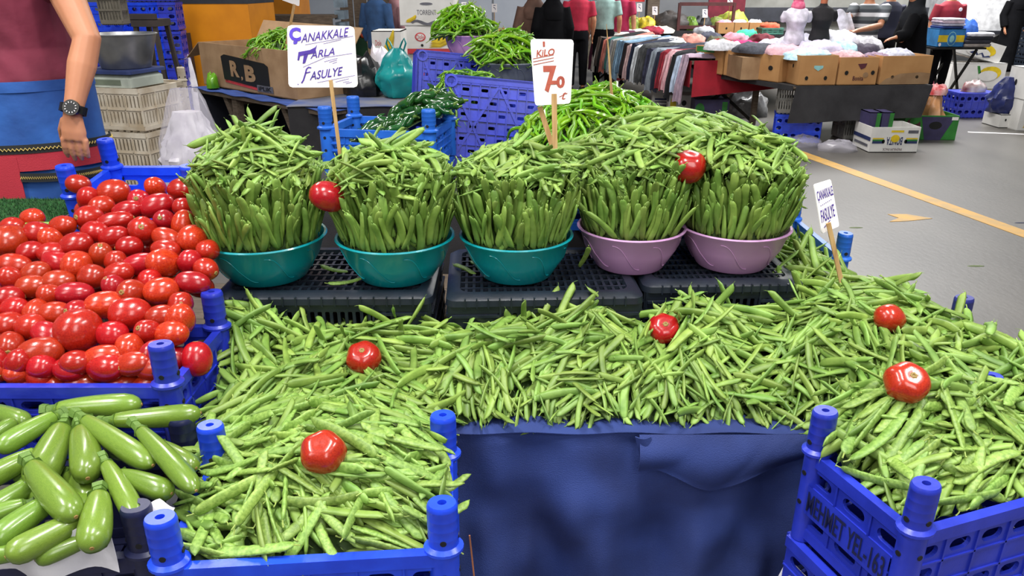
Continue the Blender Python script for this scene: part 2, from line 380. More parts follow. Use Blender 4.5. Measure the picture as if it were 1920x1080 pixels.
# ================================================================== crates
CR = {}
def crate_meshes(L, W, H, m, post, style):
    key = (L, W, H, m.name, post, style)
    if key in CR: return CR[key]
    t = .012; out = []
    def panel(length):
        mb = MB(); z0, z1 = .012, H
        rim = .028
        mb.box((0, 0, z1 - rim / 2), (length, t * 1.7, rim)); mb.box((0, 0, z0 + .012), (length, t * 1.4, .024))
        zb, zt = z0 + .024, z1 - rim
        if style == 'slots':
            rows = 3; n = max(3, int(round(length / .085)))
            for r_ in range(rows):
                za = zb + (zt - zb) * r_ / rows; zc = zb + (zt - zb) * (r_ + 1) / rows
                for k in range(n):
                    xa = -length / 2 + length * k / n; xb = xa + length / n
                    if r_ == 1 and 0 < k < n - 1: mb.box(((xa + xb) / 2, 0, (za + zc) / 2), (xb - xa, t * .7, zc - za))
                    else: mb.holed(xa, xb, za, zc, (xb - xa) * .32, (zc - za) * .26, -t * .35, t * .35)
                mb.box((0, -t * .3, za), (length, t * .7, .004))
            for k in range(1, n): mb.box((-length / 2 + length * k / n, -t * .3, (zb + zt) / 2), (.004, t * .7, zt - zb))
        elif style == 'handle':
            mid = .17
            mb.box((-(length / 2 + mid) / 2 + 0, 0, (zb + zt) / 2), (length / 2 - mid + .0, t * .7, zt - zb)) if False else None
            w1 = length * .30
            for sx in (-1, 1):
                za = zb
                for r_ in range(2):
                    zc = za + (zt - zb) / 2
                    mb.holed(sx * (length / 2 - w1 / 2) - w1 / 2, sx * (length / 2 - w1 / 2) + w1 / 2, za, zc, w1 * .2, (zc - za) * .18, -t * .35, t * .35); za = zc
            mb.holed(-length / 2 + w1, length / 2 - w1, zb, zt, (length / 2 - w1) * .86, (zt - zb) * .26, -t * .35, t * .35, .4)
            mb.box((0, -t * .3, zt), (length, t, .006))
        elif style == 'vertical':
            n = int(length / .026); rows = 2
            for r_ in range(rows):
                za = zb + (zt - zb) * r_ / rows; zc = zb + (zt - zb) * (r_ + 1) / rows
                for k in range(n):
                    xa = -length / 2 + length * k / n; xb = xa + length / n
                    mb.holed(xa, xb, za, zc, (xb - xa) * .2, (zc - za) * .36, -t * .3, t * .3, .5, 3)
                mb.box((0, -t * .4, zc), (length, t, .006))
            for k in range(0, n + 1, 5): mb.box((-length / 2 + length * k / n, -t * .4, (zb + zt) / 2), (.006, t, zt - zb))
        return mb
    for length, off, rz in ((L - .02, (0, -W / 2 + t, 0), 0), (W - .02, (L / 2 - t, 0, 0), R(90)), (L - .02, (0, W / 2 - t, 0), R(180)), (W - .02, (-L / 2 + t, 0, 0), R(270))):
        key2 = ('p', length, H, m.name, style)
        if key2 not in CR: CR[key2] = panel(length).mesh('side_panel', m)
        out.append(('side_panel', CR[key2], off, rz))
    mb = MB(); n = 6
    nx, ny = (10, 6)
    for i in range(nx):
        mb.box((-L / 2 + t + (L - 2 * t) * (i + .5) / nx, 0, .006), ((L - 2 * t) / nx * .62, W - 2 * t, .008))
    for j in range(ny): mb.box((0, -W / 2 + t + (W - 2 * t) * (j + .5) / ny, .010), (L - 2 * t, .014, .008))
    out.append(('floor_panel', mb.mesh('floor_panel', m), (0, 0, 0), 0))
    if post:
        mb = MB(); r = .0255
        prof = [(r, 0), (r, H), (r * 1.32, H), (r * 1.32, H + .006), (r, H + .012)]
        z = H + .012
        for k in range(4):
            prof += [(r * 1.0, z + (post - .02) * (k + .82) / 4 * 1), (r * 1.012, z + (post - .02) * (k + .86) / 4), (r * 1.012, z + (post - .02) * (k + .96) / 4)]
        prof += [(r * .98, H + post - .004), (r * .9, H + post), (r * .3, H + post), (r * .28, H + post - .02)]
        mb.lathe(prof, 20, sx=1.08, sy=.92)
        pm = mb.mesh('corner_post', m, True)
        hb = MB()
        for zz in (H + post * .28, H * .78, H * .45):
            for a in (0, 90, 180, 270):
                v = Vector((math.cos(R(a)) * 1.08, math.sin(R(a)) * .92, 0))
                hb.tube([v * (r * .9) + Vector((0, 0, zz)), v * (r * 1.045) + Vector((0, 0, zz))], .0058, 10)
        hm = hb.mesh('peg_hole', M_black)
        for sx in (-1, 1):
            for sy in (-1, 1): out.append(('corner_post', pm, (sx * (L / 2 - .02), sy * (W / 2 - .02), 0), 0, hm))
    CR[key] = out
    return out
def crate(loc, rz, L, W, H, m, label, post=.1, style='slots', tilt=0, name='crate', group=None, rot=None, skip=()):
    root = empty(name, loc, rz, label, 'crate', group, tilt)
    if rot is not None: root.rotation_euler = rot
    for it in crate_meshes(L, W, H, m, post, style):
        if it[0] == 'corner_post' and (it[2][0] > 0, it[2][1] > 0) in skip: continue
        o = link(it[0], it[1], root, it[2], (0, 0, it[3]))
        if len(it) > 4: link('peg_hole', it[4], o)['kind'] = 'stuff'
    return root

# ---- front left bean crate: posts (-.586,1.04) (-.109,1.083) (-.159,1.375) (-.643,1.303)
FLc = Vector((-.374, 1.2, 0)); FLr = R(4.6); HB = .22
crate((FLc.x, FLc.y, .44), FLr, .52, .33, HB, M_blue, 'bright blue crate of green beans at the front edge of the stall', .1)
crate((FLc.x, FLc.y, .22), FLr, .52, .33, HB, M_blue, 'bright blue crate carrying the front bean crate', .0)
crate((FLc.x, FLc.y, .0), FLr, .52, .33, HB, M_blue, 'bottom blue crate under the front bean crates', .0)
# ---- right bean crate
RCc = Vector(((.65 + 1.178) / 2, (1.347 + 1.253) / 2, 0)); RCr = math.atan2(.149, .437)
rc = crate((RCc.x, RCc.y, .455), RCr, .5, .30, .225, M_blue3, 'blue crate of beans with raised lettering on its left side', .1)
crate((RCc.x - .015, RCc.y, .228), RCr, .5, .30, .225, M_blue3, 'lower blue crate under the lettered bean crate', 0)
crate((RCc.x - .015, RCc.y, .0), RCr, .5, .30, .225, M_blue3, 'bottom blue crate under the lettered bean crate stack', 0)
# raised lettering on its left short side
fc = Face((-.252, .115, .085), (-.252, -.115, .085), (-.252, -.115, .15), (-.252, .115, .15), .004)
fc.rect(.0, 1, -.05, 1.05, M_blue3, rc, 'name_plate', .8)
fc.text('MEHMET YEL-163', .03, .97, .12, .9, M_navy, rc, bold=.012, lift=1.4)
# paper sheet in the lower crate
pp = MB(); pp.grid(lambda u, v: (RCc.x - .285 + .02 * math.sin(5 * u) + .03 * v, RCc.y - .1 + .17 * u, .26 + .15 * v * (1 - .3 * u) + .01 * math.sin(9 * u)), 10, 6, .001)
tag(pp.build('paper_sheet', M_news, None, True), 'white paper sheet tucked into the lower right blue crate', 'paper')
# ---- crates on the right behind it
U = Vector((.437, .149, 0)).normalized(); Vn = Vector((-.091, .243, 0)).normalized()
c2 = Vector((1.253, 1.911, 0)) - U * .23 - Vn * .13
crate((c2.x, c2.y, .475), RCr, .5, .30, .225, mat('ink_blue_plastic', (44, 48, 128), .4), 'deep blue crate under the rightmost bean mound', .1, skip=((False, False), (False, True)))
crate((c2.x, c2.y, .228), RCr, .5, .30, .225, M_blue3, 'second deep blue crate under the rightmost bean mound', 0)
crate((c2.x, c2.y, .0), RCr, .5, .30, .225, M_blue3, 'bottom deep blue crate under the rightmost bean mound', 0)
crate((.88, 2.60, .53), R(90), .5, .50, .22, M_blue2, 'mid blue crate behind the small leaning price card', .09, 'slots')
crate((.88, 2.60, .30), R(90), .5, .50, .22, M_blue2, 'mid blue crate under the one behind the leaning card', 0, 'slots')
crate((.88, 2.60, .08), R(90), .5, .50, .22, M_blue2, 'lowest mid blue crate behind the leaning card', 0, 'slots')
# ---- zucchini crate (navy)
ZC = Vector((-.955, 1.21, 0))
crate((ZC.x, ZC.y, .42), R(8), .56, .34, .215, M_navy, 'navy crate holding courgettes', .1)
crate((ZC.x, ZC.y, .20), R(8), .56, .34, .215, M_navy, 'navy crate under the courgette crate', 0)
crate((ZC.x, ZC.y, .0), R(8), .56, .34, .20, M_navy, 'bottom navy crate under the courgettes', 0)
# ---- tomato crates
crate((-1.03, 1.62, .575), 0, .56, .34, .2, M_blue3, 'blue crate of plum tomatoes nearest the courgettes', .1)
crate((-1.63, 1.62, .575), 0, .56, .34, .2, M_blue3, 'blue tomato crate at the left edge of the stall', .1)
crate((-1.18, 2.42, .83), 0, .42, .30, .18, M_blue, 'blue crate with carry slot behind the tomatoes', .1, 'handle', R(7))
mb = MB()
mb.box((-1.35, 1.66, .565), (1.25, .42, .02))
for x in (-1.9, -.8):
    for y in (1.48, 1.84): mb.box((x, y, .277), (.05, .05, .555))
tag(mb.build('tomato_bench', M_plank), 'wooden bench under the tomato crates', 'bench')
# ---- dark crates, upside down, under the bowls
def dark_crate(cx, cy, L, W, rz, label):
    root = empty('upturned_crate', (cx, cy, .572), rz, label, 'crate'); H = .228
    mb = MB(); n = 22
    for k in range(n + 1): mb.box((-L / 2 + .03 + (L - .06) * k / n, 0, H - .012), (.008, W - .05, .012))
    for k in range(9): mb.box((0, -W / 2 + .03 + (W - .06) * k / 8, H - .010), (L - .05, .008, .012))
    mb.box((0, 0, H - .026), (L - .06, W - .06, .006)); mb.build('grating', M_dark, root)
    mb = MB()
    prof = [(-W / 2, .0), (-W / 2 + .004, .03)]
    ring = lambda z, e, b: [(x, y, z) for x, y in rrect(L / 2 - e, W / 2 - e, .03, 5)]
    mb.loft([ring(H - .03, -.004, 0), ring(H - .03, -.006, 0), ring(H - .012, -.004, 0), ring(H, .012, 0), ring(H, .035, 0), ring(H - .012, .04, 0)], False)
    mb.build('rim', M_dark, root, True)
    ribs = MB()
    for k in range(15): ribs.box((-L / 2 + .05 + (L - .1) * k / 14, -W / 2 - .004, H - .02), (.004, .008, .028))
    ribs.build('rim_rib', M_dark, root)['kind'] = 'stuff'
    def side(length):
        p = MB(); n = int(length / .021); a = int(n * .2)
        for k in range(n):
            xa = -length / 2 + length * k / n; xb = xa + length / n
            if a < k < n - a: p.holed(xa, xb, H - .105, H - .05, (xb - xa) * .3, .024, -.005, .005, .5, 3)
            else: p.box(((xa + xb) / 2, 0, H - .0775), (xb - xa, .01, .055))
        p.box((0, 0, H - .04), (length, .012, .022)); p.box((0, 0, (H - .105) / 2), (length, .01, H - .105))
        for zz in (H - .108, H - .16, .02): p.box((0, -.006, zz), (length, .012, .008))
        for k in range(0, n + 1, 3): p.box((-length / 2 + length * k / n, -.005, (H - .105) / 2), (.005, .01, H - .105))
        # stepped shoulders beside the vent row
        for sx in (-1, 1): p.box((sx * length * .36, -.006, H - .06), (length * .26, .01, .008)); p.box((sx * length * .235, -.006, H - .055), (.006, .01, .05))
        return p
    side(L - .01).build('side_panel', M_dark, root, loc=(0, -W / 2 + .006, 0)); side(L - .01).build('side_panel', M_dark, root, loc=(0, W / 2 - .006, 0), rot=(0, 0, R(180)))
    side(W - .01).build('side_panel', M_dark, root, loc=(L / 2 - .006, 0, 0), rot=(0, 0, R(90))); side(W - .01).build('side_panel', M_dark, root, loc=(-L / 2 + .006, 0, 0), rot=(0, 0, R(-90)))
def rrect(hx, hy, r, n):
    out = []
    for qx, qy, a0 in ((1, 1, 0), (-1, 1, 90), (-1, -1, 180), (1, -1, 270)):
        for k in range(n):
            a = R(a0 + 90 * k / (n - 1)); out.append((qx * (hx - r) + r * math.cos(a), qy * (hy - r) + r * math.sin(a)))
    return out
dark_crate(-.535, 2.14, .61, .42, R(.5), 'black upturned crate under the two leftmost teal bowls')
dark_crate(.085, 2.135, .55, .42, R(2.5), 'black upturned crate under the third teal bowl')
dark_crate(.615, 2.235, .47, .42, R(2), 'black upturned crate under the lilac bowls')
# ---- main table with the blue drape
mb = MB(); mb.box((.15, 2.14, .557), (1.9, 1.1, .028)); tb = empty('stall_table', (0, 0, 0), 0, 'low wooden table under the beans and bowls', 'table')
mb.build('table_top', M_plank, tb)
for x in (-.75, 1.05):
    for y in (1.66, 2.62):
        mb = MB(); mb.box((x, y, .272), (.06, .06, .544)); mb.build('leg', M_plank, tb)
def drape(u, v):
    x = -.78 + 1.60 * u; z = .58 * (1 - v) + .002 * v
    amp = .006 + .022 * min(1, v * 2)
    y = 1.572 + amp * (math.sin(x * 23 + .6 * math.sin(x * 9 + 3 * v)) * .6 + noise3((x * 3, z * 2.0, 0), 2.2) * 1.4 + .35 * math.sin(11 * x - 8 * z) + .8 * noise3((x * 14, z * 4, 7), 1.0)) - .03 * v
    y += .012 * noise3((x * 9, z * 7, 3), 1.3) * (v > .03)
    return (x, y, z)
dr = empty('table_drape', (0, 0, 0), 0, 'dark blue fabric hanging from the front of the bean table', 'fabric')
mb = MB(); mb.grid(lambda u, v: drape(u, v), 110, 50, .002); mb.build('hanging_cloth', M_cloth, dr, True)
mb = MB()
mb.grid(lambda u, v: (-.78 + 1.6 * u, 1.572 + .1 * v - .006 * (v < .01), .583 + .003 * math.sin(40 * u)), 60, 3, .002); mb.build('top_hem', M_cloth, dr, True)
def flap(u, v):
    x = .31 + .47 * u
    dip = .09 + .075 * math.exp(-((u - .42) / .22) ** 2) - .03 * u
    z = .588 - dip * v
    y = 1.552 - .018 * math.sin(math.pi * min(1, v * 1.05)) - .012 * abs(math.sin(9 * u + 2.2 * v)) * v - .008 * v
    return (x, y, z)
mb = MB(); mb.grid(flap, 50, 14, .003); mb.build('folded_flap', M_cloth, dr, True)
mb = MB(); mb.grid(lambda u, v: (.30 + .035 * u + .02 * v, 1.545 - .01 * math.sin(3 * u), .588 - .075 * v), 6, 6, .003); mb.build('folded_corner', M_cloth, dr, True)
# rear tier behind the bowls
mb = MB(); mb.box((.0, 3.42, .41), (1.75, 1.40, .82)); o = mb.build('rear_plinth', M_clothd); tag(o, 'black cloth covered plinth behind the bean bowls', 'plinth')
# copper wire by the front crate
mb = MB(); mb.tube([(-.075, 1.06, .70), (-.068, 1.058, .6), (-.07, 1.055, .5), (-.062, 1.05, .38)], .0016, 6)
tag(mb.build('wire', mat('copper_wire', (150, 92, 60), .5), None, True), 'thin brown wire hanging down the corner of the front bean crate', 'wire')

# ================================================================== bowls
def bowl(cx, cy, z, r, h, m, label, wave=True):
    root = empty('bowl', (cx, cy, z), 0, label, 'bowl')
    mb = MB(); rb = r * .62
    prof = [(rb * .1, .004), (rb * .9, .004), (rb, 0), (rb * 1.04, .004), (r * .86, h * .5), (r * .955, h * .88), (r * 1.0, h * .93), (r * 1.015, h * .97), (r * 1.0, h), (r * .965, h * .99), (r * .93, h * .9), (r * .82, h * .5), (rb * .95, .012), (rb * .1, .012)]
    mb.lathe(prof, 56); mb.build('shell', m, root, True)
    if wave:
        def rr(zz): return r * (.62 * 1.04 + (.86 - .645) * min(1, zz / .5)) if zz < .5 else r * (.86 + .095 * (zz - .5) / .38)
        for k in range(8):
            pts = []
            for i in range(13):
                t = i / 12; a = R(-90 + 45 * k + 16 + 34 * t)
                zz = .80 - .62 * t + .10 * math.sin(2 * math.pi * t); q = rr(zz) + .0006
                pts.append((q * math.cos(a), q * math.sin(a), zz * h))
            w = MB(); w.tube(pts, .0012, 5); w.build('wave_line', m, root, True)
    return root
BOWLS = [(-.727, 2.09, .178, .27, M_teal, 'teal plastic bowl of beans beside the tomatoes'), (-.342, 2.085, .172, .235, M_teal, 'teal plastic bowl of beans with the white name card behind'),
         (.0126, 2.10, .166, .225, M_teal, 'teal plastic bowl of beans in the middle of the row'), (.364, 2.18, .163, .25, M_pink, 'lilac plastic bowl of beans next to the teal ones'),
         (.681, 2.19, .167, .25, M_pink, 'rightmost lilac plastic bowl of beans')]
for cx, cy, r, hh, m, lab in BOWLS: bowl(cx, cy, .8015, r, .127, m, lab)

# ================================================================== beans
def bean_arrays(rings, n, seed, L=1.0, wid=.150, th=.062, tail=True):
    """pod along x, unit length, slightly bent, lumpy, with a pointed tail"""
    rg = random.Random(seed); bend = rg.uniform(-.07, .07); bz = rg.uniform(-.05, .05); ph = rg.uniform(0, 6); tw = rg.uniform(-.5, .5)
    ts = [0, .025, .07] + [.07 + .82 * k / (rings - 5) for k in range(1, rings - 5 + 1)] + [.95, 1.0]
    V = []
    for t in ts:
        if t <= .0: w = .30
        elif t < .05: w = .66
        elif t < .09: w = .92
        elif t > .99: w = .06
        elif t > .9: w = .58
        elif t > .82: w = .93
        else: w = 1.0
        w *= (1 + .05 * math.sin(t * 38 + ph) * (0.1 < t < .85))
        thk = max(w, .15) * (1 + .16 * math.sin(t * 38 + ph) * (0.1 < t < .85))
        s = t - .5
        cy = bend * (1 - 4 * s * s) + (.05 * bend / abs(bend + 1e-6) * ((t - .85) / .15) ** 2 if t > .85 else 0)
        cz = bz * (1 - 4 * s * s)
        ca, sa = math.cos(tw * s), math.sin(tw * s)
        for k in range(n):
            a = 2 * math.pi * k / n
            y = math.cos(a) * wid / 2 * w; z = math.sin(a) * th / 2 * thk
            V.append((s, cy + y * ca - z * sa, cz + y * sa + z * ca))
    nr = len(ts); Fq = []
    for i in range(nr - 1):
        for j in range(n):
            k = (j + 1) % n; Fq.append((i * n + j, (i + 1) * n + j, (i + 1) * n + k, i * n + k))
    V.append((-.5, V[0][1] * 0 + sum(V[k][1] for k in range(n)) / n, sum(V[k][2] for k in range(n)) / n)); e0 = len(V) - 1
    V.append((.5, sum(V[(nr - 1) * n + k][1] for k in range(n)) / n, sum(V[(nr - 1) * n + k][2] for k in range(n)) / n)); e1 = len(V) - 1
    for j in range(n):
        k = (j + 1) % n; Fq.append((e0, j, k, k)); Fq.append((e1, (nr - 1) * n + k, (nr - 1) * n + j, (nr - 1) * n + j))
    st = MB(); y0, z0 = V[e0][1], V[e0][2]; q = rg.uniform(-.05, .05)
    st.tube([(-.49, y0, z0), (-.53, y0 + q * .3, z0), (-.58, y0 + q, z0 + abs(q) * .3)], [.013, .009, .011], 5)
    if tail: st.tube([(.485, V[e1][1], V[e1][2]), (.53, V[e1][1] - q, V[e1][2]), (.56, V[e1][1] - q * 2.2, V[e1][2])], [.006, .004, .002], 4)
    return np.array(V), Fq, st
VAR = [bean_arrays(11, 6, 100 + i) for i in range(7)]
VARI = [bean_arrays(17, 8, 200 + i, tail=False) for i in range(8)]
def clean(f): return [q if q[2] != q[3] else q[:3] for q in f]
BM = []
for V, Fq, st in VARI:
    me = bpy.data.meshes.new('bean'); me.from_pydata([tuple(p) for p in V], [], clean(Fq)); me.materials.append(M_beani); me.shade_smooth()
    BM.append((me, st.mesh('stem', M_stem, True)))
VARF = []
for V, Fq, st in VAR:
    sv = np.array(st.v); VARF.append((np.vstack([V, sv]), clean(Fq) + [tuple(i + len(V) for i in q) for q in st.f]))

def joined(name, items, m, variants, label, cat='beans', core=None):
    """items: (matrix 4x4 numpy, variant). ONE stuff object from many pods"""
    vs = []; loops = []; tot = []; off = 0
    for Mx, k in items:
        V, Fq = variants[k % len(variants)]
        vs.append(V @ Mx[:3, :3].T + Mx[:3, 3])
        for q in Fq: loops.extend([i + off for i in q]); tot.append(len(q))
        off += len(V)
    vs = np.vstack(vs)
    me = bpy.data.meshes.new(name); me.vertices.add(len(vs)); me.vertices.foreach_set('co', vs.astype(np.float32).ravel())
    me.loops.add(len(loops)); me.loops.foreach_set('vertex_index', np.array(loops, dtype=np.int32))
    tot = np.array(tot, dtype=np.int32); st = np.concatenate([[0], np.cumsum(tot)[:-1]]).astype(np.int32)
    me.polygons.add(len(tot)); me.polygons.foreach_set('loop_start', st); me.polygons.foreach_set('loop_total', tot)
    me.update(); me.validate(); me.materials.append(m); me.shade_smooth()
    o = link(name, me); tag(o, label, cat, None, 'stuff'); return o

def tmat(pos, yaw, pitch, roll, L):
    cy_, sy_ = math.cos(yaw), math.sin(yaw); cp, sp = math.cos(pitch), math.sin(pitch); cr, sr = math.cos(roll), math.sin(roll)
    x = np.array([cy_ * cp, sy_ * cp, sp]); y0 = np.array([-sy_, cy_, 0.]); z0 = np.cross(x, y0)
    y = y0 * cr + z0 * sr; z = np.cross(x, y)
    Mx = np.eye(4); Mx[:3, 0] = x * L; Mx[:3, 1] = y * L; Mx[:3, 2] = z * L; Mx[:3, 3] = pos
    return Mx
def tps(pts, X, Y):
    p = np.array(pts); n = len(p)
    def phi(r2): return np.where(r2 > 1e-12, r2 * np.log(np.maximum(r2, 1e-12)) * .5, 0)
    D = ((p[:, None, :2] - p[None, :, :2]) ** 2).sum(-1)
    A = np.zeros((n + 3, n + 3)); A[:n, :n] = phi(D) + np.eye(n) * 2e-3; A[:n, n] = 1; A[:n, n + 1:] = p[:, :2]; A[n, :n] = 1; A[n + 1:, :n] = p[:, :2].T
    w = np.linalg.solve(A, np.concatenate([p[:, 2], [0, 0, 0]]))
    out = w[n] + w[n + 1] * X + w[n + 2] * Y
    for i in range(n): out = out + w[i] * phi((X - p[i, 0]) ** 2 + (Y - p[i, 1]) ** 2)
    return out
def inpoly(poly, X, Y):
    ins = np.zeros(X.shape, bool); j = len(poly) - 1
    for i in range(len(poly)):
        xi, yi = poly[i]; xj, yj = poly[j]
        c = ((yi > Y) != (yj > Y)) & (X < (xj - xi) * (Y - yi) / (yj - yi + 1e-12) + xi); ins ^= c; j = i
    return ins
class Field:
    """height map on which pods are laid one after another, each resting on what lies below it"""
    def __init__(s, x0, x1, y0, y1, target, mask, cell=.004, depth=.05):
        s.x0, s.y0, s.c = x0, y0, cell; s.nx = int((x1 - x0) / cell) + 1; s.ny = int((y1 - y0) / cell) + 1
        X, Y = np.meshgrid(x0 + cell * np.arange(s.nx), y0 + cell * np.arange(s.ny)); s.X, s.Y = X, Y
        s.t = target(X, Y); s.m = mask(X, Y); s.h = np.where(s.m, s.t - depth, -9.0); s.base = s.h.copy()
        s.rg = np.random.RandomState(5)
        s.idx = np.argwhere(s.m)
    def pick(s):
        best = None
        for _ in range(3):
            j, i = s.idx[s.rg.randint(len(s.idx))]; d = s.t[j, i] - s.h[j, i]
            if best is None or d > best[0]: best = (d, s.x0 + i * s.c, s.y0 + j * s.c)
        return best
    def drop(s, x, y, yaw, L, wid, th, maxp=.6, tol=.004):
        n = max(5, int(L / .008)); u = np.linspace(-.5, .5, n) * L * .94; ca, sa = math.cos(yaw), math.sin(yaw)
        xs = x + u * ca; ys = y + u * sa
        I = np.rint((xs - s.x0) / s.c).astype(int); J = np.rint((ys - s.y0) / s.c).astype(int)
        ok = (I >= 0) & (I < s.nx) & (J >= 0) & (J < s.ny)
        I = I.clip(0, s.nx - 1); J = J.clip(0, s.ny - 1)
        hv = s.h[J, I]; ok &= hv > -5
        if ok.sum() < n * .6: return None
        uu, hh = u[ok], hv[ok]
        b = ((uu - uu.mean()) * (hh - hh.mean())).sum() / (((uu - uu.mean()) ** 2).sum() + 1e-9)
        b = max(-math.tan(maxp), min(math.tan(maxp), b)) + s.rg.normal(0, .05)
        a = (hh - b * uu).max() - tol
        a = min(a, (hh - b * uu).mean() + .016)
        zt = a + b * u
        for q in (-.35, 0, .35):
            I2 = np.rint((xs - sa * wid * q - s.x0) / s.c).astype(int).clip(0, s.nx - 1); J2 = np.rint((ys + ca * wid * q - s.y0) / s.c).astype(int).clip(0, s.ny - 1)
            o = s.m[J2, I2]
            np.maximum.at(s.h, (J2[o], I2[o]), zt[o] + th)
        return a + th / 2, math.atan(b)

# ---- the bean bed: front crate, table, right crates
FLp = [(-.62, 1.035, .655), (-.56, 1.06, .662), (-.35, 1.07, .665), (-.13, 1.10, .662), (-.36, 1.2, .735), (-.52, 1.18, .70), (-.2, 1.22, .715), (-.62, 1.3, .69), (-.4, 1.38, .73), (-.17, 1.38, .70),
       (-.66, 1.5, .675), (-.4, 1.55, .69), (-.2, 1.6, .655), (-.74, 1.75, .70), (-.1, 1.59, .60), (.2, 1.585, .60), (.5, 1.585, .60), (.75, 1.585, .61), (-.1, 1.72, .68), (.2, 1.72, .675), (.5, 1.72, .685),
       (-.7, 1.88, .735), (-.45, 1.9, .695), (-.2, 1.9, .695), (0, 1.9, .70), (.2, 1.9, .745), (.33, 1.9, .70), (.48, 1.9, .76), (.62, 1.9, .72), (.75, 1.75, .70), (.8, 2.0, .75), (.95, 2.0, .78), (.9, 2.3, .77), (1.04, 2.3, .73), (1.02, 2.55, .72),
       (.85, 2.6, .78), (.7, 2.3, .78), (1.05, 1.87, .845), (1.2, 1.87, .72), (.95, 1.7, .775), (.84, 1.66, .765), (1.32, 1.65, .735), (.95, 1.185, .69), (.76, 1.11, .685), (1.17, 1.25, .685), (.70, 1.24, .70), (.66, 1.34, .725),
       (.91, 1.3, .775), (.85, 1.43, .80), (1.08, 1.48, .77), (.9, 1.56, .755), (.72, 1.5, .70)]
POLY = [(-.615, 1.045), (-.115, 1.085), (-.15, 1.4), (-.16, 1.595), (.80, 1.595), (.69, 1.5), (.655, 1.335), (.745, 1.125), (1.18, 1.275), (1.45, 1.6), (1.3, 1.95), (1.1, 2.1), (1.10, 2.8), (.70, 2.8), (.84, 2.0), (.62, 1.965), (-.84, 1.93), (-.74, 1.6), (-.68, 1.33)]
bed = Field(-.9, 1.5, 1.0, 2.85, lambda X, Y: tps(FLp, X, Y), lambda X, Y: inpoly(POLY, X, Y))
# humps so that the surface is as uneven as thrown handfuls
for k in range(60):
    hx, hy = bed.rg.uniform(-.8, 1.4), bed.rg.uniform(1.05, 2.6); hr = bed.rg.uniform(.05, .11); hz = bed.rg.uniform(-.02, .03)
    bed.t += hz * np.exp(-((bed.X - hx) ** 2 + (bed.Y - hy) ** 2) / hr ** 2)
for hx, hy, hz in ((-.68, 1.85, .03), (-.36, 1.83, .035), (-.02, 1.85, .04), (.22, 1.84, .03), (.53, 1.83, .035), (.0, 1.70, .015), (.35, 1.70, .02), (-.42, 1.30, .02), (.95, 2.05, .03)):
    bed.t += hz * np.exp(-((bed.X - hx) ** 2 + (bed.Y - hy) ** 2) / .085 ** 2)
bed.h = np.where(bed.m, bed.t - .05, -9.0); bed.base = bed.h.copy()
clump = [(bed.rg.uniform(-.9, 1.5), bed.rg.uniform(1.0, 2.8), bed.rg.uniform(0, math.pi)) for _ in range(150)]
CLX = np.array(clump)
def field_yaw(x, y, spread=.33):
    i = np.argmin((CLX[:, 0] - x) ** 2 + (CLX[:, 1] - y) ** 2)
    a = CLX[i, 2] + bed.rg.normal(0, spread)
    if bed.rg.rand() < .16: a = bed.rg.uniform(0, math.pi)
    return a if bed.rg.rand() < .5 else a + math.pi
beans = []
for k in range(6200):
    d, x, y = bed.pick()
    if d < .0: 
        if k > 4300: break
        continue
    yaw = field_yaw(x, y)
    front = y < 1.65 and -.14 < x < .8 and not (x > .6 and y < 1.57)
    if front: yaw = math.pi / 2 + bed.rg.normal(0, .55) + (math.pi if bed.rg.rand() < .6 else 0)
    L = bed.rg.uniform(.112, .168) * (.66 if front else 1); edge = bed.rg.rand() < .35
    res = bed.drop(x, y, yaw, L, .018 if not edge else .009, .0075 if not edge else .014, .75)
    if res is None: continue
    roll = bed.rg.normal(0, .25) + (math.pi / 2 if edge else 0)
    ca, sa = math.cos(yaw) * L, math.sin(yaw) * L; q_ = .24 if k > 2000 else .46
    if not all(inpoly(POLY, np.array([x + e * q_ * ca]), np.array([y + e * q_ * sa]))[0] for e in (-1, 1)): continue
    beans.append((tmat((x, y, res[0]), yaw, res[1], roll, L), k, (x, y)))
# loose pods standing up out of the heap
for k in range(260):
    j, i = bed.idx[bed.rg.randint(len(bed.idx))]; x, y = bed.x0 + i * bed.c, bed.y0 + j * bed.c
    if y < 1.12: continue
    L = bed.rg.uniform(.10, .15); p = bed.rg.uniform(.4, 1.05) if y > 1.80 else bed.rg.uniform(.1, .4)
    yaw = bed.rg.uniform(0, 6.28)
    beans.append((tmat((x, y, bed.h[j, i] + L * .26 * math.sin(p)), yaw, p, bed.rg.uniform(0, 3), L), 9000 + k, (x, y)))
# the 300 pods that show largest become objects of their own
def px_len(Mx):
    a = Mx[:3, 3]; d = a[1] * _c - (a[2] - EYE) * _s
    ux = Mx[:3, 0]; return float(np.linalg.norm(ux) / d)
near = []
for q, (Mx, k, (x, y)) in enumerate(beans):
    if k < 1500: continue
    gi, gj = int(round((x - bed.x0) / bed.c)), int(round((y - bed.y0) / bed.c))
    top = bed.h[min(max(gj, 0), bed.ny - 1), min(max(gi, 0), bed.nx - 1)]
    if Mx[2, 3] < top - .012: continue
    d = y * _c + .85 * _s
    if y < 1.5: near.append((px_len(Mx), q))
near.sort(reverse=True); single = set(q for _, q in near[:300])
rest = []
for q, (Mx, k, (x, y)) in enumerate(beans):
    if q in single:
        me, st = BM[k % len(BM)]
        lab, grp = ('flat green bean pod on the heap in the bright blue front crate', 'bean pods in the front crate') if x < .3 else ('flat green bean pod on the heap in the lettered right crate', 'bean pods in the right crate')
        o = link('bean', me, None, M=Matrix(Mx.tolist())); tag(o, lab, 'bean', grp); link('stem', st, o)
    else: rest.append((Mx, k))
joined('bean_heap', rest, M_bean, VARF, 'sea of flat green beans over the stall table and crates')
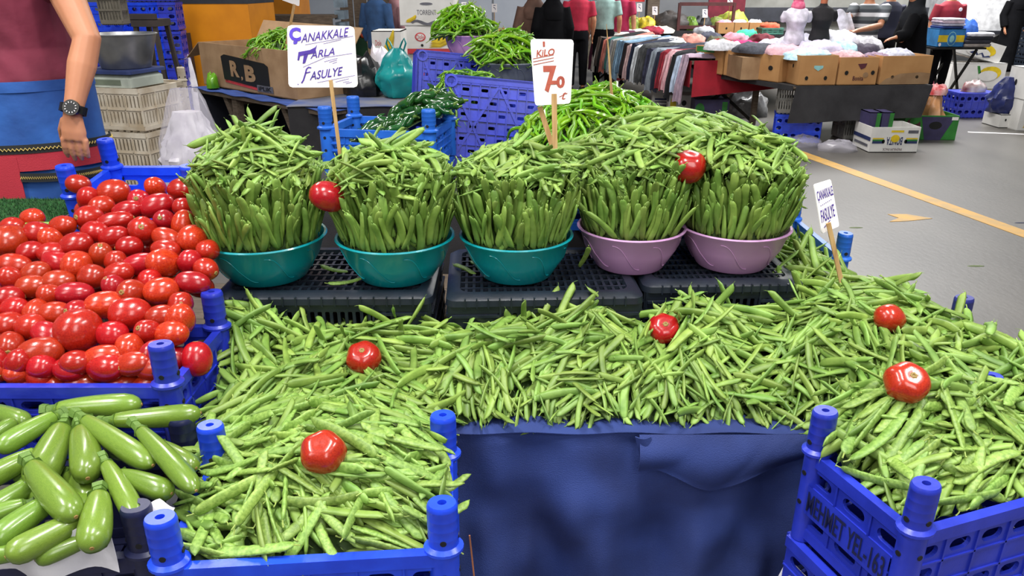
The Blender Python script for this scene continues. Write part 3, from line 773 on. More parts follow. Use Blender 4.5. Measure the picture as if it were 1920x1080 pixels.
# packed body of the heap beneath the visible pods
def core(name, fld, drop, label, bottom, step=6):
    mb = MB(); ids = {}
    js = range(0, fld.ny, step); is_ = range(0, fld.nx, step)
    for j in js:
        for i in is_:
            if fld.m[j, i]: ids[(j, i)] = len(mb.v); mb.v.append((fld.X[j, i], fld.Y[j, i], float(fld.base[j, i] - drop)))
    for j in js:
        for i in is_:
            q = [(j, i), (j, i + step), (j + step, i + step), (j + step, i)]
            if all(k in ids for k in q): mb.f.append(tuple(ids[k] for k in q))
    o = mb.build(name, M_core, None, True); tag(o, label, 'beans', None, 'stuff'); return o
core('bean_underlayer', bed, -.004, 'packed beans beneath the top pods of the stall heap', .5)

# ---- standing pods and mounds in the bowls
def bowl_heap(cx, cy, r, hh, seed, label):
    rg = np.random.RandomState(seed); z0 = .8015 + .127; items = []; q = 0
    tiers = [(r * .86, -.008, .118, 58, .27), (r * .82, .0, .135, 54, .22), (r * .80, .03, .13, 50, .26), (r * .70, .045, .135, 44, .22), (r * .72, .075, .125, 46, .38), (r * .66, .10, .115, 40, .45)]
    for rad, zb, L0, n, lean in tiers:
        for k in range(n):
            a = 2 * math.pi * (k + rg.uniform(-.35, .35)) / n; L = L0 * rg.uniform(.82, 1.15)
            ln = lean + rg.normal(0, .10); side = rg.normal(0, .2)
            d = np.array([math.cos(a) * math.sin(ln) - math.sin(a) * math.sin(side), math.sin(a) * math.sin(ln) + math.cos(a) * math.sin(side), 0]); d[2] = math.sqrt(max(.05, 1 - d[0] ** 2 - d[1] ** 2))
            p0 = np.array([cx + rad * math.cos(a), cy + rad * math.sin(a), z0 + zb + rg.normal(0, .006)]); c = p0 + d * L * .5
            flip = 1 if rg.rand() < .25 else -1
            xx = d * flip; out = np.array([math.cos(a), math.sin(a), 0]); out = out - xx * out.dot(xx); out /= np.linalg.norm(out)
            roll = rg.normal(0, .45); yv = np.cross(out, xx); y = yv * math.cos(roll) + out * math.sin(roll); z = np.cross(xx, y)
            Mx = np.eye(4); Mx[:3, 0] = xx * L; Mx[:3, 1] = y * L * 1.12; Mx[:3, 2] = z * L * 1.1; Mx[:3, 3] = c
            items.append((Mx, q)); q += 1
    top = z0 + hh; sh = z0 + .155
    fld = Field(cx - r * 1.15, cx + r * 1.15, cy - r * 1.15, cy + r * 1.15,
                lambda X, Y: sh + (top - sh) * np.clip(1 - ((X - cx) ** 2 + (Y - cy) ** 2) / (r * 1.1) ** 2, 0, 1) ** .85,
                lambda X, Y: (X - cx) ** 2 + (Y - cy) ** 2 < (r * .90) ** 2, depth=.045)
    fld.rg = np.random.RandomState(seed + 50)
    cl = [(rg.uniform(cx - r, cx + r), rg.uniform(cy - r, cy + r), rg.uniform(0, 3.14)) for _ in range(9)]
    for k in range(300):
        d, x, y = fld.pick()
        if d < 0: continue
        c = min(cl, key=lambda c: (c[0] - x) ** 2 + (c[1] - y) ** 2)
        yaw = c[2] + fld.rg.normal(0, .6) + (math.pi if fld.rg.rand() < .5 else 0)
        rr = math.hypot(x - cx, y - cy)
        if rr > r * .6 and fld.rg.rand() < .5: yaw = math.atan2(y - cy, x - cx) + math.pi / 2 + fld.rg.normal(0, .5)
        L = fld.rg.uniform(.105, .155); e = fld.rg.rand() < .35
        res = fld.drop(x, y, yaw, L,   .017 if not e else .009, .007 if not e else .012, .42)
        if res: items.append((tmat((x, y, res[0] + .004), yaw, res[1] + fld.rg.normal(0, .14), fld.rg.normal(0, .25) + (math.pi / 2 if e else 0), L), q)); q += 1
    for k in range(13 if cx < -.6 else 6):
        a = fld.rg.uniform(0, 6.28); rad = r * .55 * math.sqrt(fld.rg.rand()); x, y = cx + rad * math.cos(a), cy + rad * math.sin(a)
        j, i = int((y - fld.y0) / fld.c), int((x - fld.x0) / fld.c); L = fld.rg.uniform(.09, .13); p = fld.rg.uniform(.5, 1.2) if cx < -.6 else fld.rg.uniform(.25, .7)
        items.append((tmat((x, y, fld.h[j, i] + L * .25), a + fld.rg.normal(0, .6), p, fld.rg.uniform(0, 3), L), q)); q += 1
    joined('bean_heap', items, M_bean, VARF, label)
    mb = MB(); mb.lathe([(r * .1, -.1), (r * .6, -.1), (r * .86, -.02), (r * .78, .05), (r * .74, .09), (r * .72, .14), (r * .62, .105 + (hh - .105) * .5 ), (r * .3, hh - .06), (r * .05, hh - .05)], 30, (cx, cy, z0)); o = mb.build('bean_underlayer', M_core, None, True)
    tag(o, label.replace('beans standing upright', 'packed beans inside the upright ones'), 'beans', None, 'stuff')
hl = ['beside the tomatoes', 'in the second bowl from the tomatoes', 'in the middle teal bowl', 'in the first lilac bowl', 'in the rightmost lilac bowl']
for i, (cx, cy, r, hh, m, lab) in enumerate(BOWLS): bowl_heap(cx, cy, r, hh, 30 + i, 'green beans standing upright and heaped ' + hl[i])

# ---- bean heap behind the lilac bowls
def mound(pts, poly, x0, x1, y0, y1, n, label, seed, spread=.35):
    f = Field(x0, x1, y0, y1, lambda X, Y: tps(pts, X, Y), lambda X, Y: inpoly(poly, X, Y)); f.rg = np.random.RandomState(seed); it = []
    cl = [(f.rg.uniform(x0, x1), f.rg.uniform(y0, y1), f.rg.uniform(0, 3.14)) for _ in range(18)]
    for _ in range(26):
        hx, hy = f.rg.uniform(x0, x1), f.rg.uniform(y0, y1); f.t += f.rg.uniform(-.05, .05) * np.exp(-((f.X - hx) ** 2 + (f.Y - hy) ** 2) / f.rg.uniform(.05, .1) ** 2)
    f.h = np.where(f.m, f.t - .05, -9.0); f.base = f.h.copy()
    for k in range(n):
        d, x, y = f.pick()
        if d < 0: continue
        c = min(cl, key=lambda c: (c[0] - x) ** 2 + (c[1] - y) ** 2)
        yaw = c[2] + f.rg.normal(0, spread) + (math.pi if f.rg.rand() < .5 else 0); L = f.rg.uniform(.105, .16); e = f.rg.rand() < .35
        res = f.drop(x, y, yaw, L, .015 if not e else .008, .0065 if not e else .011, .8)
        if res: it.append((tmat((x, y, res[0]), yaw, res[1], f.rg.normal(0, .25) + (math.pi / 2 if e else 0), L), k))
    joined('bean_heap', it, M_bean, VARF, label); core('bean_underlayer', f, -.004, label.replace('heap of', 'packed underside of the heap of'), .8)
mound([(.15, 2.4, 1.05), (.5, 2.42, 1.09), (.85, 2.42, 1.05), (.3, 2.6, 1.10), (.55, 2.62, 1.17), (.75, 2.65, 1.17), (.5, 2.85, 1.15), (.95, 2.75, 1.02), (1.0, 2.5, .95), (.3, 2.9, 1.05), (.75, 2.95, 1.08)],
      [(.12, 2.37), (.95, 2.37), (1.02, 2.75), (.8, 3.0), (.3, 3.0), (.15, 2.7)], 0, 1.1, 2.3, 3.1, 900, 'heap of green beans behind the lilac bowls', 77)
crate((.42, 2.62, .82), R(0), .52, .4, .2, M_blue2, 'blue crate buried under the bean heap behind the lilac bowls', 0)
# single pods lying between and below the bowls
for k, (px, py, z, yaw, p) in enumerate([(650, 525, .808, .5, 0), (628, 503, .808, -.5, 0), (870, 505, .808, -.9, 0), (1094, 483, .86, 1.9, -.9), (905, 495, .808, -.8, .1)]):
    P = at(px, py, z); me, st = BM[k]
    o = link('bean', me, None, M=Matrix(tmat((P.x, P.y, P.z), yaw, p, .2, .11).tolist())); link('stem', st, o)
    tag(o, ['green bean pod lying on the black crate between the first two bowls', 'green bean pod on the black crate at the first teal bowl', 'green bean pod on the black crate between the second and third bowls',
            'green bean pod leaning on the first lilac bowl', 'green bean pod lying under the third teal bowl'][k], 'bean')

# ================================================================== tomatoes
def tom_mesh(seed, ribs=0, n=20, m=12):
    rg = random.Random(seed); mb = MB(); rings = []; lump = [rg.uniform(-.05, .05) for _ in range(5)]; k0 = rg.choice([3, 4, 5]); ph = rg.uniform(0, 6)
    for i in range(m + 1):
        a = -math.pi / 2 + math.pi * i / m; ca = max(.04, math.cos(a)); x = math.sin(a)
        rr = ca ** .86
        if ribs: x = x - .16 * max(0, 1 - ca * 1.9) * (1 if x > 0 else -.4)
        ring = []
        for j in range(n):
            t = 2 * math.pi * j / n
            q = rr * (1 + .025 * math.cos(k0 * t + ph) + lump[0] * math.cos(t) * .5 + (.045 * math.cos(ribs * t) * (.35 + .65 * max(0, x)) if ribs else 0))
            ring.append((x * (1 + lump[1]), q * math.cos(t) * (1 + lump[2]), q * math.sin(t)))
        rings.append(ring)
    mb.loft(rings); return mb
def scar_mesh(seed, x, r=.11):
    rg = random.Random(seed); mb = MB(); n = 12
    ring = lambda k, xx: [(xx, r * k * (1 + .35 * rg.random() * (j % 2)) * math.cos(2 * math.pi * j / n), r * k * (1 + .3 * (j % 2)) * math.sin(2 * math.pi * j / n)) for j in range(n)]
    mb.loft([ring(1.3, x - .05), ring(1.0, x + .012), ring(.45, x + .02), ring(.3, x - .02)]); return mb
TM = [(tom_mesh(i).mesh('tomato', M_tom if i % 6 else M_tomo, True), scar_mesh(i, .985, .15).mesh('stem_scar', M_scar, True)) for i in range(12)]
BT = [(tom_mesh(40 + i, 5 + i % 3, 28, 16).mesh('tomato', M_tom, True), scar_mesh(40 + i, .86, .13).mesh('stem_scar', M_scar, True)) for i in range(3)]
def on_plane(px, py, z0, y0, slope):
    r = ray(px, py); t = (z0 - slope * y0 - EYE) / (r.z - slope * r.y); return Vector((0, 0, EYE)) + r * t, t
ZT = [(345,60,95,60),(500,105,120,100),(685,75,80,65),(800,85,110,90),(390,125,90,70),(450,152,85,65),(560,175,125,75),(610,130,90,60),(690,155,135,95),(810,165,90,70),(395,205,100,90),(510,220,160,75),(640,262,115,110),(725,228,90,75),(795,230,90,70),(850,300,120,110),(735,297,120,75),(135,290,115,90),(275,245,120,80),(225,305,95,70),(345,320,130,100),(405,295,110,90),(490,290,115,90),(570,335,105,80),(245,355,105,80),(135,362,110,65),(35,310,130,130),(65,250,100,50),(130,218,100,40),(445,372,95,85),(730,350,120,70),(735,420,115,110),(825,400,95,95),(905,360,70,90),(610,415,135,90),(510,405,75,60),(335,430,115,115),(240,410,130,85),(165,443,110,80),(70,410,130,75),(60,475,90,65),(135,515,120,85),(405,465,125,100),(255,500,120,75),(525,455,120,60),(905,435,105,65),(850,490,130,70),(655,480,90,60),(510,500,90,70),(600,525,105,105),(710,530,130,110),(320,545,145,95),(40,555,110,90),(90,605,120,95),(165,590,90,90),(215,558,70,45),(240,625,120,90),(465,590,150,110),(345,620,90,50),(575,635,155,130),(780,600,95,60),(720,640,125,90),(845,670,110,120),(765,705,140,100),(130,690,125,105),(30,680,100,100),(210,725,140,100),(345,720,165,175),(485,720,140,110),(580,760,115,95),(650,715,90,80),(680,805,105,100),(155,810,165,120),(30,780,100,100),(60,865,70,70),(325,855,120,100),(465,815,155,75),(585,860,160,95),(115,910,125,105),(250,925,130,105),(425,905,190,120),(635,910,145,95),(25,925,60,70),(60,970,110,50),(0,850,60,100),(-40,330,110,90),(-60,430,120,90),(-50,560,120,90),(-60,690,120,100),(-70,800,120,100),(-60,920,120,100),(-90,620,120,100),(-60,250,100,70)]
tg = random.Random(3); TP = []
SL = .33
def tomato_at(px, py, w, h, lift=0):
    P, t = on_plane(px, py, .80 + lift, 1.5, SL)
    a = w * t / F / 2; b = h * t / F / 2
    a, b = [max(.026, min(.052, q)) for q in (a, b)]
    return P, a, b
for k, (x, y, w, h) in enumerate(ZT):
    P, a, b = tomato_at(x * .426, 320 + y * .426, w * .426, h * .426)
    TP.append([P, a * 1.13, b * 1.13])
# a second layer underneath where gaps would show
for j in range(9):
    for i in range(13):
        x = -1.66 + .075 * i + (.037 if j % 2 else 0) + tg.uniform(-.012, .012); y = 1.51 + .085 * j
        if x > -.80 or (y > 2.05 and x < -1.30) or x < -1.6: continue
        TP.append([Vector((x, y, .80 + SL * (y - 1.5) - .058)), .037, .03])
# settle: push overlapping neighbours apart a little
for it in range(12):
    for i in range(len(TP)):
        for j in range(i + 1, len(TP)):
            d = TP[i][0] - TP[j][0]; m_ = (min(TP[i][1:]) + min(TP[j][1:])) * .96
            if abs(d.x) < m_ and abs(d.y) < m_:
                l = d.length
                if 1e-5 < l < m_:
                    s_ = d * ((m_ - l) / l * .5)
                    lo = Vector((s_.x * .4, s_.y * .6, s_.z * .8))
                    TP[i][0] += lo; TP[j][0] -= lo
for k, (P, a, b) in enumerate(TP):
    o_, s_ = TM[tg.randrange(12)]
    P.y = max(P.y, 1.485 + .03)
    if P.x > -.84 and P.y < 1.78: P.x = min(P.x, -.805)
    if b > a * 1.18: L, w = b, a; M3 = Euler((0, R(-90 + tg.uniform(-35, 35)), R(tg.uniform(50, 130)))).to_matrix()
    elif a > b * 1.18: L, w = a, b; M3 = Euler((tg.uniform(0, 6), R(tg.uniform(-18, 18)), R(tg.uniform(-25, 25) + (180 if tg.random() < .5 else 0)))).to_matrix()
    else: w = (a + b) / 2; L = w * 1.25; M3 = Euler((tg.uniform(0, 6), R(tg.uniform(-45, 10)), R(-90 + tg.uniform(-40, 40)))).to_matrix() if tg.random() < .7 else Euler((0, R(-60), R(tg.uniform(0, 360)))).to_matrix()
    L = min(L, .052); Mx = Matrix.Translation(P) @ (M3 @ Matrix.Diagonal((L, w, w))).to_4x4()
    o = link('plum_tomato', o_, None, M=Mx); link('stem_scar', s_, o)
    tag(o, 'ripe red plum tomato in the heap filling the blue tomato crates' if o_.materials[0] == M_tom else 'orange tinged plum tomato among the red ones in the blue crates', 'tomato', 'plum tomatoes in the blue crates')
# the tomato that rolled onto the beans, and one by the turf
o_, s_ = TM[3]
P = at(369, 673, .78); o = link('plum_tomato', o_, None, M=Matrix.Translation(P) @ (Euler((0, R(-70), R(100))).to_matrix() @ Matrix.Diagonal((.042, .036, .036))).to_4x4()); link('stem_scar', s_, o)
tag(o, 'plum tomato lying beside the crate post against the beans', 'tomato')
# big round tomatoes set on the beans
for k, (px, py, wpx, Y, ex, lab) in enumerate([(606, 848, 86, 1.205, 28, 'big round tomato on the beans of the front crate'), (682, 670, 66, 1.70, 30, 'big round tomato on the beans under the second teal bowl'),
        (1244, 617, 62, 1.845, 40, 'big round tomato half sunk in beans below the lilac bowls'), (1668, 597, 58, 1.735, 60, 'tomato on the rightmost bean mound near the leaning card'),
        (1700, 717, 82, 1.37, 35, 'ribbed tomato on the beans of the lettered right crate'), (615, 369, 62, 1.97, 70, 'tomato wedged between the first two bean bowls'), (1290, 313, 68, 2.10, 15, 'big tomato wedged between the two lilac bowls')]):
    P = atY(px, py, Y); dpt = P.y * _c - (P.z - EYE) * _s; r_ = wpx / 2 * dpt / F
    M3 = Euler((R(ex), 0, 0)).to_matrix() @ Euler((0, R(-90), 0)).to_matrix()
    if k in (3, 5): M3 = Euler((R(20), R(25), R(40))).to_matrix()
    o_, s_ = BT[k % 3] if k not in (3, 5) else TM[5]
    o = link('round_tomato', o_, None, M=Matrix.Translation(P) @ (M3 @ Matrix.Diagonal((r_ * .86, r_, r_) if k not in (3, 5) else (r_ * 1.15, r_ * .92, r_ * .92))).to_4x4()); link('stem_scar', s_, o)
    tag(o, lab, 'tomato')

# ================================================================== courgettes
def zuc_mesh(seed):
    rg = random.Random(seed); mb = MB(); n = 16; rings = []; bend = rg.uniform(-.06, .06)
    prof = [(0, .48), (.03, .60), (.1, .71), (.25, .84), (.45, .94), (.65, 1.0), (.8, .99), (.9, .86), (.96, .62), (.99, .3), (1, .12)]
    for t, r in prof:
        s = t - .5
        rings.append([(s, bend * (1 - 4 * s * s) + .5 * r * (1 + .025 * math.cos(5 * a)) * math.cos(a), .5 * r * (1 + .025 * math.cos(5 * a)) * math.sin(a)) for a in [2 * math.pi * j / n for j in range(n)]])
    mb.loft(rings); return mb
def zstem():
    mb = MB(); n = 10
    rings = []
    for t, r in ((-.60, .21), (-.67, .24), (-.60, .18), (-.53, .19), (-.49, .25), (-.46, .33)):
        rings.append([(t, r * (1 + .18 * (j % 2)) * math.cos(2 * math.pi * j / n), r * (1 + .18 * (j % 2)) * math.sin(2 * math.pi * j / n)) for j in range(n)])
    mb.loft(rings[2:]); mb.loft([rings[1], rings[0], rings[2]]); return mb
ZM = [zuc_mesh(i).mesh('courgette', M_zuc, True) for i in range(5)]; ZS = zstem().mesh('stem', M_zstem, True)
bs = MB(); bs.tube([(.49, 0, 0), (.507, 0, 0)], [.085, .06], 9); ZB = bs.mesh('blossom_scar', mat('blossom_scar', (150, 116, 66), .8, (110, 90, 40), 60))
ZLAB = ['courgette lying along the rim of the tomato crate, stem to the left', 'courgette next to the crate post pointing towards the beans', 'long courgette slanting down right from the middle of the heap', 'rightmost courgette on top, slanting down towards the bean crate', 'short courgette half hidden under the rightmost one',
        'courgette pointing at us in the middle of the heap, stem upwards', 'thick courgette partly under the one in front, left of the middle', 'fat courgette on top of the heap near the left, blossom end forward', 'slim courgette leaning down towards the white paper', 'courgette lying flat in front of the rightmost one, scar to the right',
        'fat courgette standing closest to the white paper', 'courgette at the front with its round scar facing left', 'courgette at the front left edge above the paper', 'slim courgette with a brown blemish at the upper left', 'courgette at the top left corner of the heap']
ZL = [(300,190,755,165,125,0),(600,250,1070,210,118,0),(450,245,815,490,125,.02),(745,300,1045,625,115,.035),(850,380,1045,505,105,0),(430,300,468,560,160,.01),(330,290,190,590,180,.005),(170,490,405,765,160,.04),(565,480,730,780,115,.02),(640,540,915,640,125,.01),(525,650,490,930,170,.03),(370,800,95,945,155,.015),(260,690,-20,890,145,.02),(300,225,-20,410,118,.02),(-60,190,150,265,108,0),(150,450,-80,570,130,0),(150,600,-40,720,130,-.01),(60,720,-60,760,100,.0),(430,900,240,975,110,-.015),(90,955,-60,975,110,0),(-30,330,30,290,80,.02),(380,560,470,660,120,-.035),(160,600,260,680,130,-.03),(560,320,650,420,120,-.035),(330,880,200,900,120,-.04),(300,640,560,760,130,-.04),(120,760,-20,850,120,-.03)]
for k, (x0, y0, x1, y1, w, lift) in enumerate(ZL):
    c_ = ((x0 + x1) / 2 * .352, 700 + (y0 + y1) / 2 * .352)
    za = .70 + lift; SLZ = .12
    A, t0 = on_plane(x0 * .352, 700 + y0 * .352, za, 1.1, SLZ); B, t1 = on_plane(x1 * .352, 700 + y1 * .352, za, 1.1, SLZ)
    d = B - A; L = d.length; wd = w * .352 * (t0 + t1) / 2 / F
    L = max(L, wd * 2.4)
    x = d.normalized(); z = Vector((0, 0, 1)); y = z.cross(x).normalized(); z = x.cross(y)
    M3 = Matrix((x, y, z)).transposed() @ Euler((k * 1.3, 0, 0)).to_matrix() @ Matrix.Diagonal((L, wd, wd))
    C = (A + B) / 2 if True else A
    o = link('courgette', ZM[k % 5], None, M=Matrix.Translation(C) @ M3.to_4x4()); link('stem', ZS, o); link('blossom_scar', ZB, o)
    tag(o, ZLAB[k] if k < len(ZLAB) else 'courgette mostly hidden among the others in the navy crate', 'courgette', 'courgettes in the navy crate')
# white paper lining the crate front and turned up at its post
pa = empty('paper_sheet', (0, 0, 0), 0, 'crumpled white paper lining the front of the courgette crate', 'paper')
def sheet(u, v):
    x = -1.18 + .47 * u; ye = 1.052 + .05 * u * .9
    z = .612 + .07 * v + .012 * math.sin(9 * u) + .05 * max(0, u - .8) * 5 * v * v
    return (x, ye - .035 + .02 * math.sin(14 * u + 2 * v) * .3 + .01 * (1 - v) * math.sin(23 * u), z)
mb = MB(); mb.grid(sheet, 40, 8, .0008); mb.build('front_sheet', M_news, pa, True)
Pq = [at(233, 968, .71), at(262, 948, .725), at(300, 938, .735), at(328, 950, .73)]
Pb = [at(240, 975, .70), at(270, 992, .69), at(276, 1030, .64), at(290, 1068, .60)]
def turned(u, v):
    i = min(2, int(u * 3)); f = u * 3 - i
    a = Pq[i].lerp(Pq[i + 1], f); b = Pb[i].lerp(Pb[i + 1], f)
    p = a.lerp(b, v); return (p.x, p.y - .012 * math.sin(math.pi * v), p.z + .004 * math.sin(12 * u + 7 * v))
mb = MB(); mb.grid(turned, 18, 10, .0008); mb.build('turned_corner', M_news, pa, True)

# ================================================================== peppers
def pep_arr(seed, rings=9, n=6, wid=.1, curl=.3):
    rg = random.Random(seed); a = rg.uniform(-curl, curl); b = rg.uniform(-curl, curl); c1 = rg.uniform(3, 7); mb = MB(); pts = []; rad = []
    for i in range(rings):
        t = i / (rings - 1); s = t - .5
        pts.append((s, a * (1 - 4 * s * s) * .5 + .05 * math.sin(c1 * t * 2), b * (1 - 4 * s * s) * .3))
        rad.append(wid / 2 * (.7 + .3 * min(1, t * 6)) * (1 - max(0, (t - .55) / .45) ** 1.6 * .88))
    mb.tube(pts, rad, n); st = MB(); p0 = Vector(pts[0]); st.tube([p0 + Vector((.02, 0, 0)), p0 - Vector((.03, 0, 0)), p0 + Vector((-.16, a * .3, .05))], [wid * .4, wid * .16, wid * .13], 5)
    return mb, st
PV = [pep_arr(i, 9, 6, .098, .55) for i in range(8)]
PM = [(a.mesh('chilli_pepper', M_pep, True), b.mesh('stem', M_stem, True)) for a, b in PV]
PJ = [(np.array(a.v + b.v), a.f + [tuple(i + len(a.v) for i in q) for q in b.f]) for a, b in PV]
def pepper_pile(target, mask, box, n, seed, label, group, L0=.125, stuff=False, cat='pepper', corelab=None, wid=1.0, keep=100, maxp=.95):
    f = Field(*box, target, mask, .005, .05); f.rg = np.random.RandomState(seed); items = []
    for k in range(n):
        d, x, y = f.pick()
        if d < 0: continue
        yaw = f.rg.uniform(0, 6.28); L = L0 * f.rg.uniform(.8, 1.25)
        res = f.drop(x, y, yaw, L * .9, .014, .010, maxp)
        if res: items.append((tmat((x, y, res[0]), yaw, res[1], f.rg.uniform(-.6, .6), L), k))
    if stuff: joined('chilli_heap', items, M_pepj, PJ, label, 'peppers')
    else:
        deep = items[:max(0, len(items) - keep)]; items = items[max(0, len(items) - keep):]
        if deep: joined('chilli_heap', deep, M_pepj, PJ, 'chillies lying underneath, ' + (group or label), 'peppers')
        for Mx, k in items:
            me, st = PM[k % 8]; o = link('chilli_pepper', me, None, M=Matrix(Mx.tolist())); link('stem', st, o); tag(o, label, cat, group)
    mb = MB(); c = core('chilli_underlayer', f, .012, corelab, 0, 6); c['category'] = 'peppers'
    return len(items)
def dome(cx, cy, rx, ry, z0, h, p=.8): return lambda X, Y: z0 + h * np.clip(1 - ((X - cx) / rx) ** 2 - ((Y - cy) / ry) ** 2, 0, 1) ** p
def ell(cx, cy, rx, ry): return lambda X, Y: ((X - cx) / rx) ** 2 + ((Y - cy) / ry) ** 2 < 1
# big pile right of the price card
pepper_pile(dome(.37, 3.08, .42, .40, .88, .33, .7), ell(.37, 3.08, .36, .34), (-.1, .9, 2.6, 3.6), 420, 4, 'thin green chilli pepper in the pile right of the price card', 'chillies right of the price card', .15, corelab='packed chillies under the pile right of the price card')
# bowls with peppers
g = atY(955, 155, 3.95); bowl(g.x, 4.05, 1.10, .17, .14, M_gbowl, 'grey plastic bowl of chilli peppers behind the leaning crate')
crate((g.x + .02, 4.02, .822), R(5), .5, .4, .275, M_blue3, 'deep blue crate under the grey chilli bowl', 0)
pepper_pile(dome(g.x - .01, 4.05, .22, .2, 1.22, .16), ell(g.x - .01, 4.05, .185, .175), (g.x - .35, g.x + .35, 3.7, 4.4), 190, 6, 'green chilli pepper heaped in the grey bowl', 'chillies in the grey bowl', .14, corelab='packed chillies inside the grey bowl')
l_ = atY(878, 100, 4.45); bowl(l_.x, 4.5, 1.215, .14, .13, M_pink, 'lilac bowl of chilli peppers beside the banana cartons')
crate((l_.x - .02, 4.5, .822), R(-8), .5, .4, .39, M_blue3, 'deep blue crate under the lilac chilli bowl', 0)
pepper_pile(dome(l_.x - .02, 4.5, .2, .19, 1.31, .16), ell(l_.x - .02, 4.5, .17, .16), (l_.x - .35, l_.x + .35, 4.1, 4.9), 190, 8, 'green chilli pepper heaped in the lilac bowl', 'chillies in the lilac chilli bowl', .14, corelab='packed chillies inside the lilac chilli bowl')
q = atY(885, 142, 3.66)
pepper_pile(dome(q.x, 3.66, .14, .11, q.z - .02, .05), ell(q.x, 3.66, .13, .10), (q.x - .2, q.x + .2, 3.4, 3.9), 60, 9, 'small handful of green chillies on the leaning blue crate', None, .10, True, maxp=.3, corelab='packed chillies of the small handful on the leaning crate')
M_rp = MB(); M_rp.box((q.x, 3.66, (q.z - .05 + .822) / 2), (.2, .16, q.z - .05 - .822)); tag(M_rp.build('carton', M_clothd), 'dark carton holding up the handful of chillies', 'carton')
# dark green peppers in the mid blue crate
DV = [pep_arr(60 + i, 10, 10, .27, .25) for i in range(5)]; DM = [(a.mesh('green_pepper', M_dpep, True), b.mesh('stem', M_zstem, True)) for a, b in DV]
GC = Vector((-.50, 3.08, 0))
crate((GC.x, GC.y, .93), R(-10), .46, .34, .15, M_blue2, 'mid blue crate of dark green peppers', .085)
crate((GC.x, GC.y, .775), R(-10), .46, .34, .15, M_blue2, 'mid blue crate under the dark green peppers', 0)
crate((GC.x, GC.y, .62), R(-10), .46, .34, .15, M_blue2, 'lowest mid blue crate under the dark green peppers', 0)
f = Field(-.9, -.2, 2.8, 3.4, lambda X, Y: 1.045 + .16 * np.clip((X - GC.x + .14) / .3, 0, 1) - .25 * np.abs(Y - 3.1) ** 1.2, lambda X, Y: inpoly([(-.70, 3.0), (-.35, 2.92), (-.28, 3.0), (-.25, 3.22), (-.64, 3.26)], X, Y), .005, .06); f.rg = np.random.RandomState(3)
for k in range(75):
    d, x, y = f.pick()
    if d < 0: continue
    yaw = f.rg.normal(.1, .7) + (math.pi if f.rg.rand() < .4 else 0); L = f.rg.uniform(.11, .15); res = f.drop(x, y, yaw, L * .9, .03, .024, .6)
    if res:
        o = link('green_pepper', DM[k % 5][0], None, M=Matrix(tmat((x, y, res[0]), yaw, res[1], f.rg.uniform(0, 6), L).tolist())); link('stem', DM[k % 5][1], o)
        tag(o, 'shiny dark green pepper heaped in the mid blue crate', 'pepper', 'dark green peppers in the mid blue crate')
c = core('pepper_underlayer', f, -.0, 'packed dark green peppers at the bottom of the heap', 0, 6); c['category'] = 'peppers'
pepper_pile(dome(-.28, 3.50, .12, .2, .98, .28), ell(-.28, 3.50, .11, .18), (-.5, 0, 3.1, 3.8), 90, 12, 'strip of green chillies between the dark peppers and the leaning crate', None, .11, True, corelab='packed chillies between the dark peppers and the leaning crate')

# ---- crates stood on edge, their bases towards us
def base_crate(corner, W_, H_, rz, lean, label, m, D=.2):
    """crate standing on its long side; local x across, z up, y depth; base grid in the XZ plane at y=0"""
    root = empty('crate_on_edge', corner, 0, label, 'crate'); root.rotation_euler = (lean[0], lean[1], rz)
    mb = MB(); nx, nz = 10, 7; x0, x1, z0, z1 = .03, W_ - .03, .03, H_ - .03
    for i in range(nx):
        for j in range(nz):
            a = x0 + (x1 - x0) * i / nx; b = z0 + (z1 - z0) * j / nz; w = (x1 - x0) / nx; h = (z1 - z0) / nz
            if (i + j) % 2: mb.holed(a, a + w, b, b + h, w * .36, h * .13, .008, .014, .6, 3)
            else: mb.box((a + w / 2, .011, b + h / 2), (w, .006, h))
    mb.build('base_panel', m, root)
    mb = MB()
    for i in range(0, nx + 1): mb.box((x0 + (x1 - x0) * i / nx, .005, (z0 + z1) / 2), (.004, .010, z1 - z0))
    for j in range(nz + 1): mb.box(((x0 + x1) / 2, .005, z0 + (z1 - z0) * j / nz), (x1 - x0, .010, .004))
    mb.build('rib_grid', m, root)
    for k in range(2):
        for sgn in (1, -1):
            a = x0 + (x1 - x0) * k / 2; b = x0 + (x1 - x0) * (k + 1) / 2
            d = MB(); d.bar((a, .004, z0 if sgn > 0 else z1), (b, .004, z1 if sgn > 0 else z0), .011, .005, up=(0, 1, 0)); d.build('diagonal_rib', m, root)
    mb = MB(); t = .012
    fr = MB()
    for cx, cz, sx, sz in ((W_ / 2, t / 2, W_, t), (W_ / 2, H_ - t / 2, W_, t), (t / 2, H_ / 2, t, H_), (W_ - t / 2, H_ / 2, t, H_)):
        s_ = MB(); s_.box((cx, D / 2, cz), (sx, D, sz))
        for k in range(4): s_.box((cx, .02 + D * .3 * k, cz), (sx + .006, .004, sz + .006))
        s_.build('side_panel', m, root)
    bd = MB()
    for cx, cz, sx, sz in ((W_ / 2, .02, W_, .035), (W_ / 2, H_ - .02, W_, .035), (.02, H_ / 2, .035, H_), (W_ - .02, H_ / 2, .035, H_)): bd.box((cx, .006, cz), (sx, .012, sz))
    bd.build('base_border', m, root)
    for cx, cz in ((.027, .027), (W_ - .027, .027), (.027, H_ - .027), (W_ - .027, H_ - .027)):
        r_ = MB(); n = 16
        rg = lambda rad, y: [(cx + rad * math.cos(2 * math.pi * k / n), y, cz + rad * math.sin(2 * math.pi * k / n)) for k in range(n)]
        r_.loft([rg(.029, .012), rg(.029, -.008), rg(.019, -.008), rg(.019, .05)], False); so = r_.build('corner_socket', m, root, True)
        h_ = MB(); h_.loft([rg(.0185, .02), rg(.0185, .022)]); h_.build('socket_hole', M_black, so)
    return root
